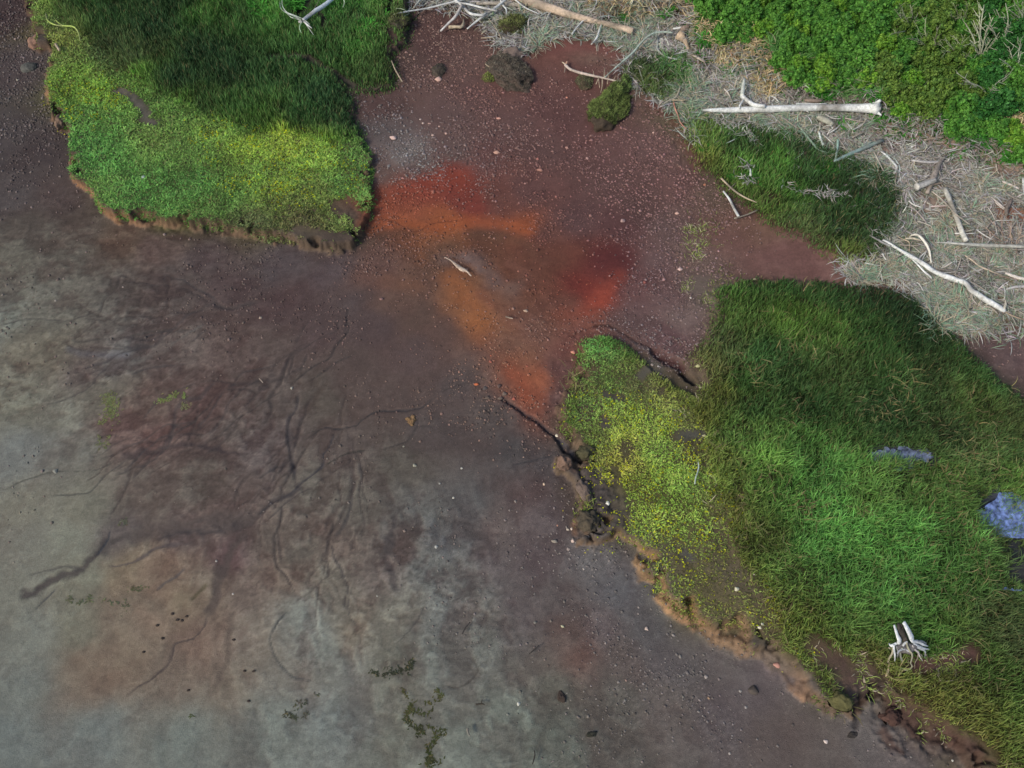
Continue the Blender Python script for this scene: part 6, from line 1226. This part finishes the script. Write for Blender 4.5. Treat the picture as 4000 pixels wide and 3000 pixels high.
SH = {'bright': [shrub_protos(i, .62, .8, 4200, (56, 108, 44), (100, 148, 62)) for i in range(3)], 'olive': [shrub_protos(i, .6, .9, 3000, (64, 100, 44), (112, 138, 62)) for i in range(2)],
      'dark': [shrub_protos(i, .65, .9, 3600, (38, 86, 40), (64, 118, 54)) for i in range(2)], 'yellow': [shrub_protos(i, .5, .6, 2600, (66, 118, 40), (120, 158, 56)) for i in range(2)]}
def shrub(kind, u, v, s, label, group=None):
    p = G(u, v, .35 * s); p[2] = hz(p[0], p[1]); root = bpy.data.objects.new('shrub', None); COL.objects.link(root); root.location = (p[0], p[1], p[2] - .04)
    root.rotation_euler = (0, 0, random.uniform(0, 6.28)); root.scale = (s, s, s * random.uniform(.85, 1.15)); tag(root, label, 'shrub', group)
    cm_, sm_ = random.choice(SH[kind])
    for nm, me in (('crown', cm_), ('stem', sm_)):
        o = bpy.data.objects.new(nm, me); COL.objects.link(o); o.parent = root
LABS = {'bright': ('bright leafy green shrub in the thicket along the top edge', 'bright green shrubs of the thicket'), 'olive': ('olive green twiggy shrub in the middle of the thicket', 'olive shrubs of the thicket'),
        'dark': ('dark blue green shrub at the right side of the thicket', 'dark shrubs of the thicket'), 'yellow': ('yellow green shrub on the lower edge of the thicket', 'yellow green shrubs of the thicket')}
def shrub_kind(u, v):
    d = v - np.interp(u, [1500,1640,1750,1900,2000,2100,2212], [60,110,180,190,260,290,320])
    if u > 2120 and v < 250: return 'dark' if random.random() < .7 else 'bright'
    if 1870 < u < 2140 and v < 230: return 'olive' if random.random() < .55 else ('bright' if random.random() < .6 else 'yellow')
    if d > -70 and 1880 < u < 2150: return 'yellow' if random.random() < .6 else 'bright'
    return 'bright' if random.random() < .8 else 'yellow'
pts_ = []
for row in range(12):
    v = -40 + row * 34
    for c in range(30):
        u = 1500 + c * 42 + (row % 2) * 21 + random.uniform(-12, 12); vv = v + random.uniform(-9, 9)
        if u > 2300: continue
        p = Gz(u, vv, .9)
        if float(samp(sdS, p[0], p[1])) > .38 and not (1490 < u < 1665 and 70 < vv < 150): pts_.append((u, vv))
random.shuffle(pts_)
for u, v in pts_:
    k = shrub_kind(u, v); shrub(k, u, v, random.uniform(.8, 1.3), *LABS[k])
print('shrubs', len(pts_))

# ------------------------------------------------------------------ standing water in the marsh
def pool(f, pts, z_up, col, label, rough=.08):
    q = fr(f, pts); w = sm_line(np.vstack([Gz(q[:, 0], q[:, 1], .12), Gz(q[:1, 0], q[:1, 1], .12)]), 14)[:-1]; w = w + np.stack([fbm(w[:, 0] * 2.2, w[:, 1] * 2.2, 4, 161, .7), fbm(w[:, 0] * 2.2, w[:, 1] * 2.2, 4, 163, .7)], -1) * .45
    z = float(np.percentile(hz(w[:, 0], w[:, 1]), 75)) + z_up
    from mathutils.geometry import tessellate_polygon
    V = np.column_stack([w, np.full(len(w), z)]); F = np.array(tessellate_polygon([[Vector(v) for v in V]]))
    mt, nn, ll, b = new_mat('sky_tinted_pool_water', rough, .5); b.inputs['Base Color'].default_value = (*alb(col), 1)
    nz = nn.new('ShaderNodeTexNoise'); nz.inputs['Scale'].default_value = 7; nz.inputs['Detail'].default_value = 4; bp_ = nn.new('ShaderNodeBump'); bp_.inputs['Strength'].default_value = .25; bp_.inputs['Distance'].default_value = .02
    tc = nn.new('ShaderNodeTexCoord'); ll.new(tc.outputs['Object'], nz.inputs['Vector']); ll.new(nz.outputs['Fac'], bp_.inputs['Height']); ll.new(bp_.outputs[0], b.inputs['Normal'])
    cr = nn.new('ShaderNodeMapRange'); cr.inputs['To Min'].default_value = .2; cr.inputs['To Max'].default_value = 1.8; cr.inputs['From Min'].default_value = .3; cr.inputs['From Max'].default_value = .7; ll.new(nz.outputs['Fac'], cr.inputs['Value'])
    vm = nn.new('ShaderNodeVectorMath'); vm.operation = 'SCALE'; vm.inputs[0].default_value = tuple(alb(col)); ll.new(cr.outputs[0], vm.inputs['Scale']); ll.new(vm.outputs[0], b.inputs['Base Color'])  # sky reflection put into the base colour as mottled blue
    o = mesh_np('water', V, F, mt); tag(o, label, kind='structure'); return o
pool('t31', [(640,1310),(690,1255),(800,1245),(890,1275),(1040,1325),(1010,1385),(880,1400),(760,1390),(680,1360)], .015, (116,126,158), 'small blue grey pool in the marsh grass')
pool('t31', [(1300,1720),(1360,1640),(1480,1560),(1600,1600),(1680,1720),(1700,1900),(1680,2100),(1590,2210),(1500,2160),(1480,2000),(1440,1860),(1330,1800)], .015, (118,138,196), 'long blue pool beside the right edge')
# blades growing out of the pools
PW = np.maximum(sdR('t31', [(640,1290),(800,1250),(1040,1330),(880,1400),(700,1350)], .1), sdR('t31', [(1320,1700),(1480,1560),(1620,1640),(1700,1800),(1660,2100),(1560,2180),(1500,2000)], .1))
x, y = scatter(PW, 620, .6, (1.6, -.35, .4), 30)
blades('pool_grass', 'thin dark blades standing in the blue pools', x, y, (.35, .62), .022, (R(60), R(88)), (R(10), R(70)), .3)
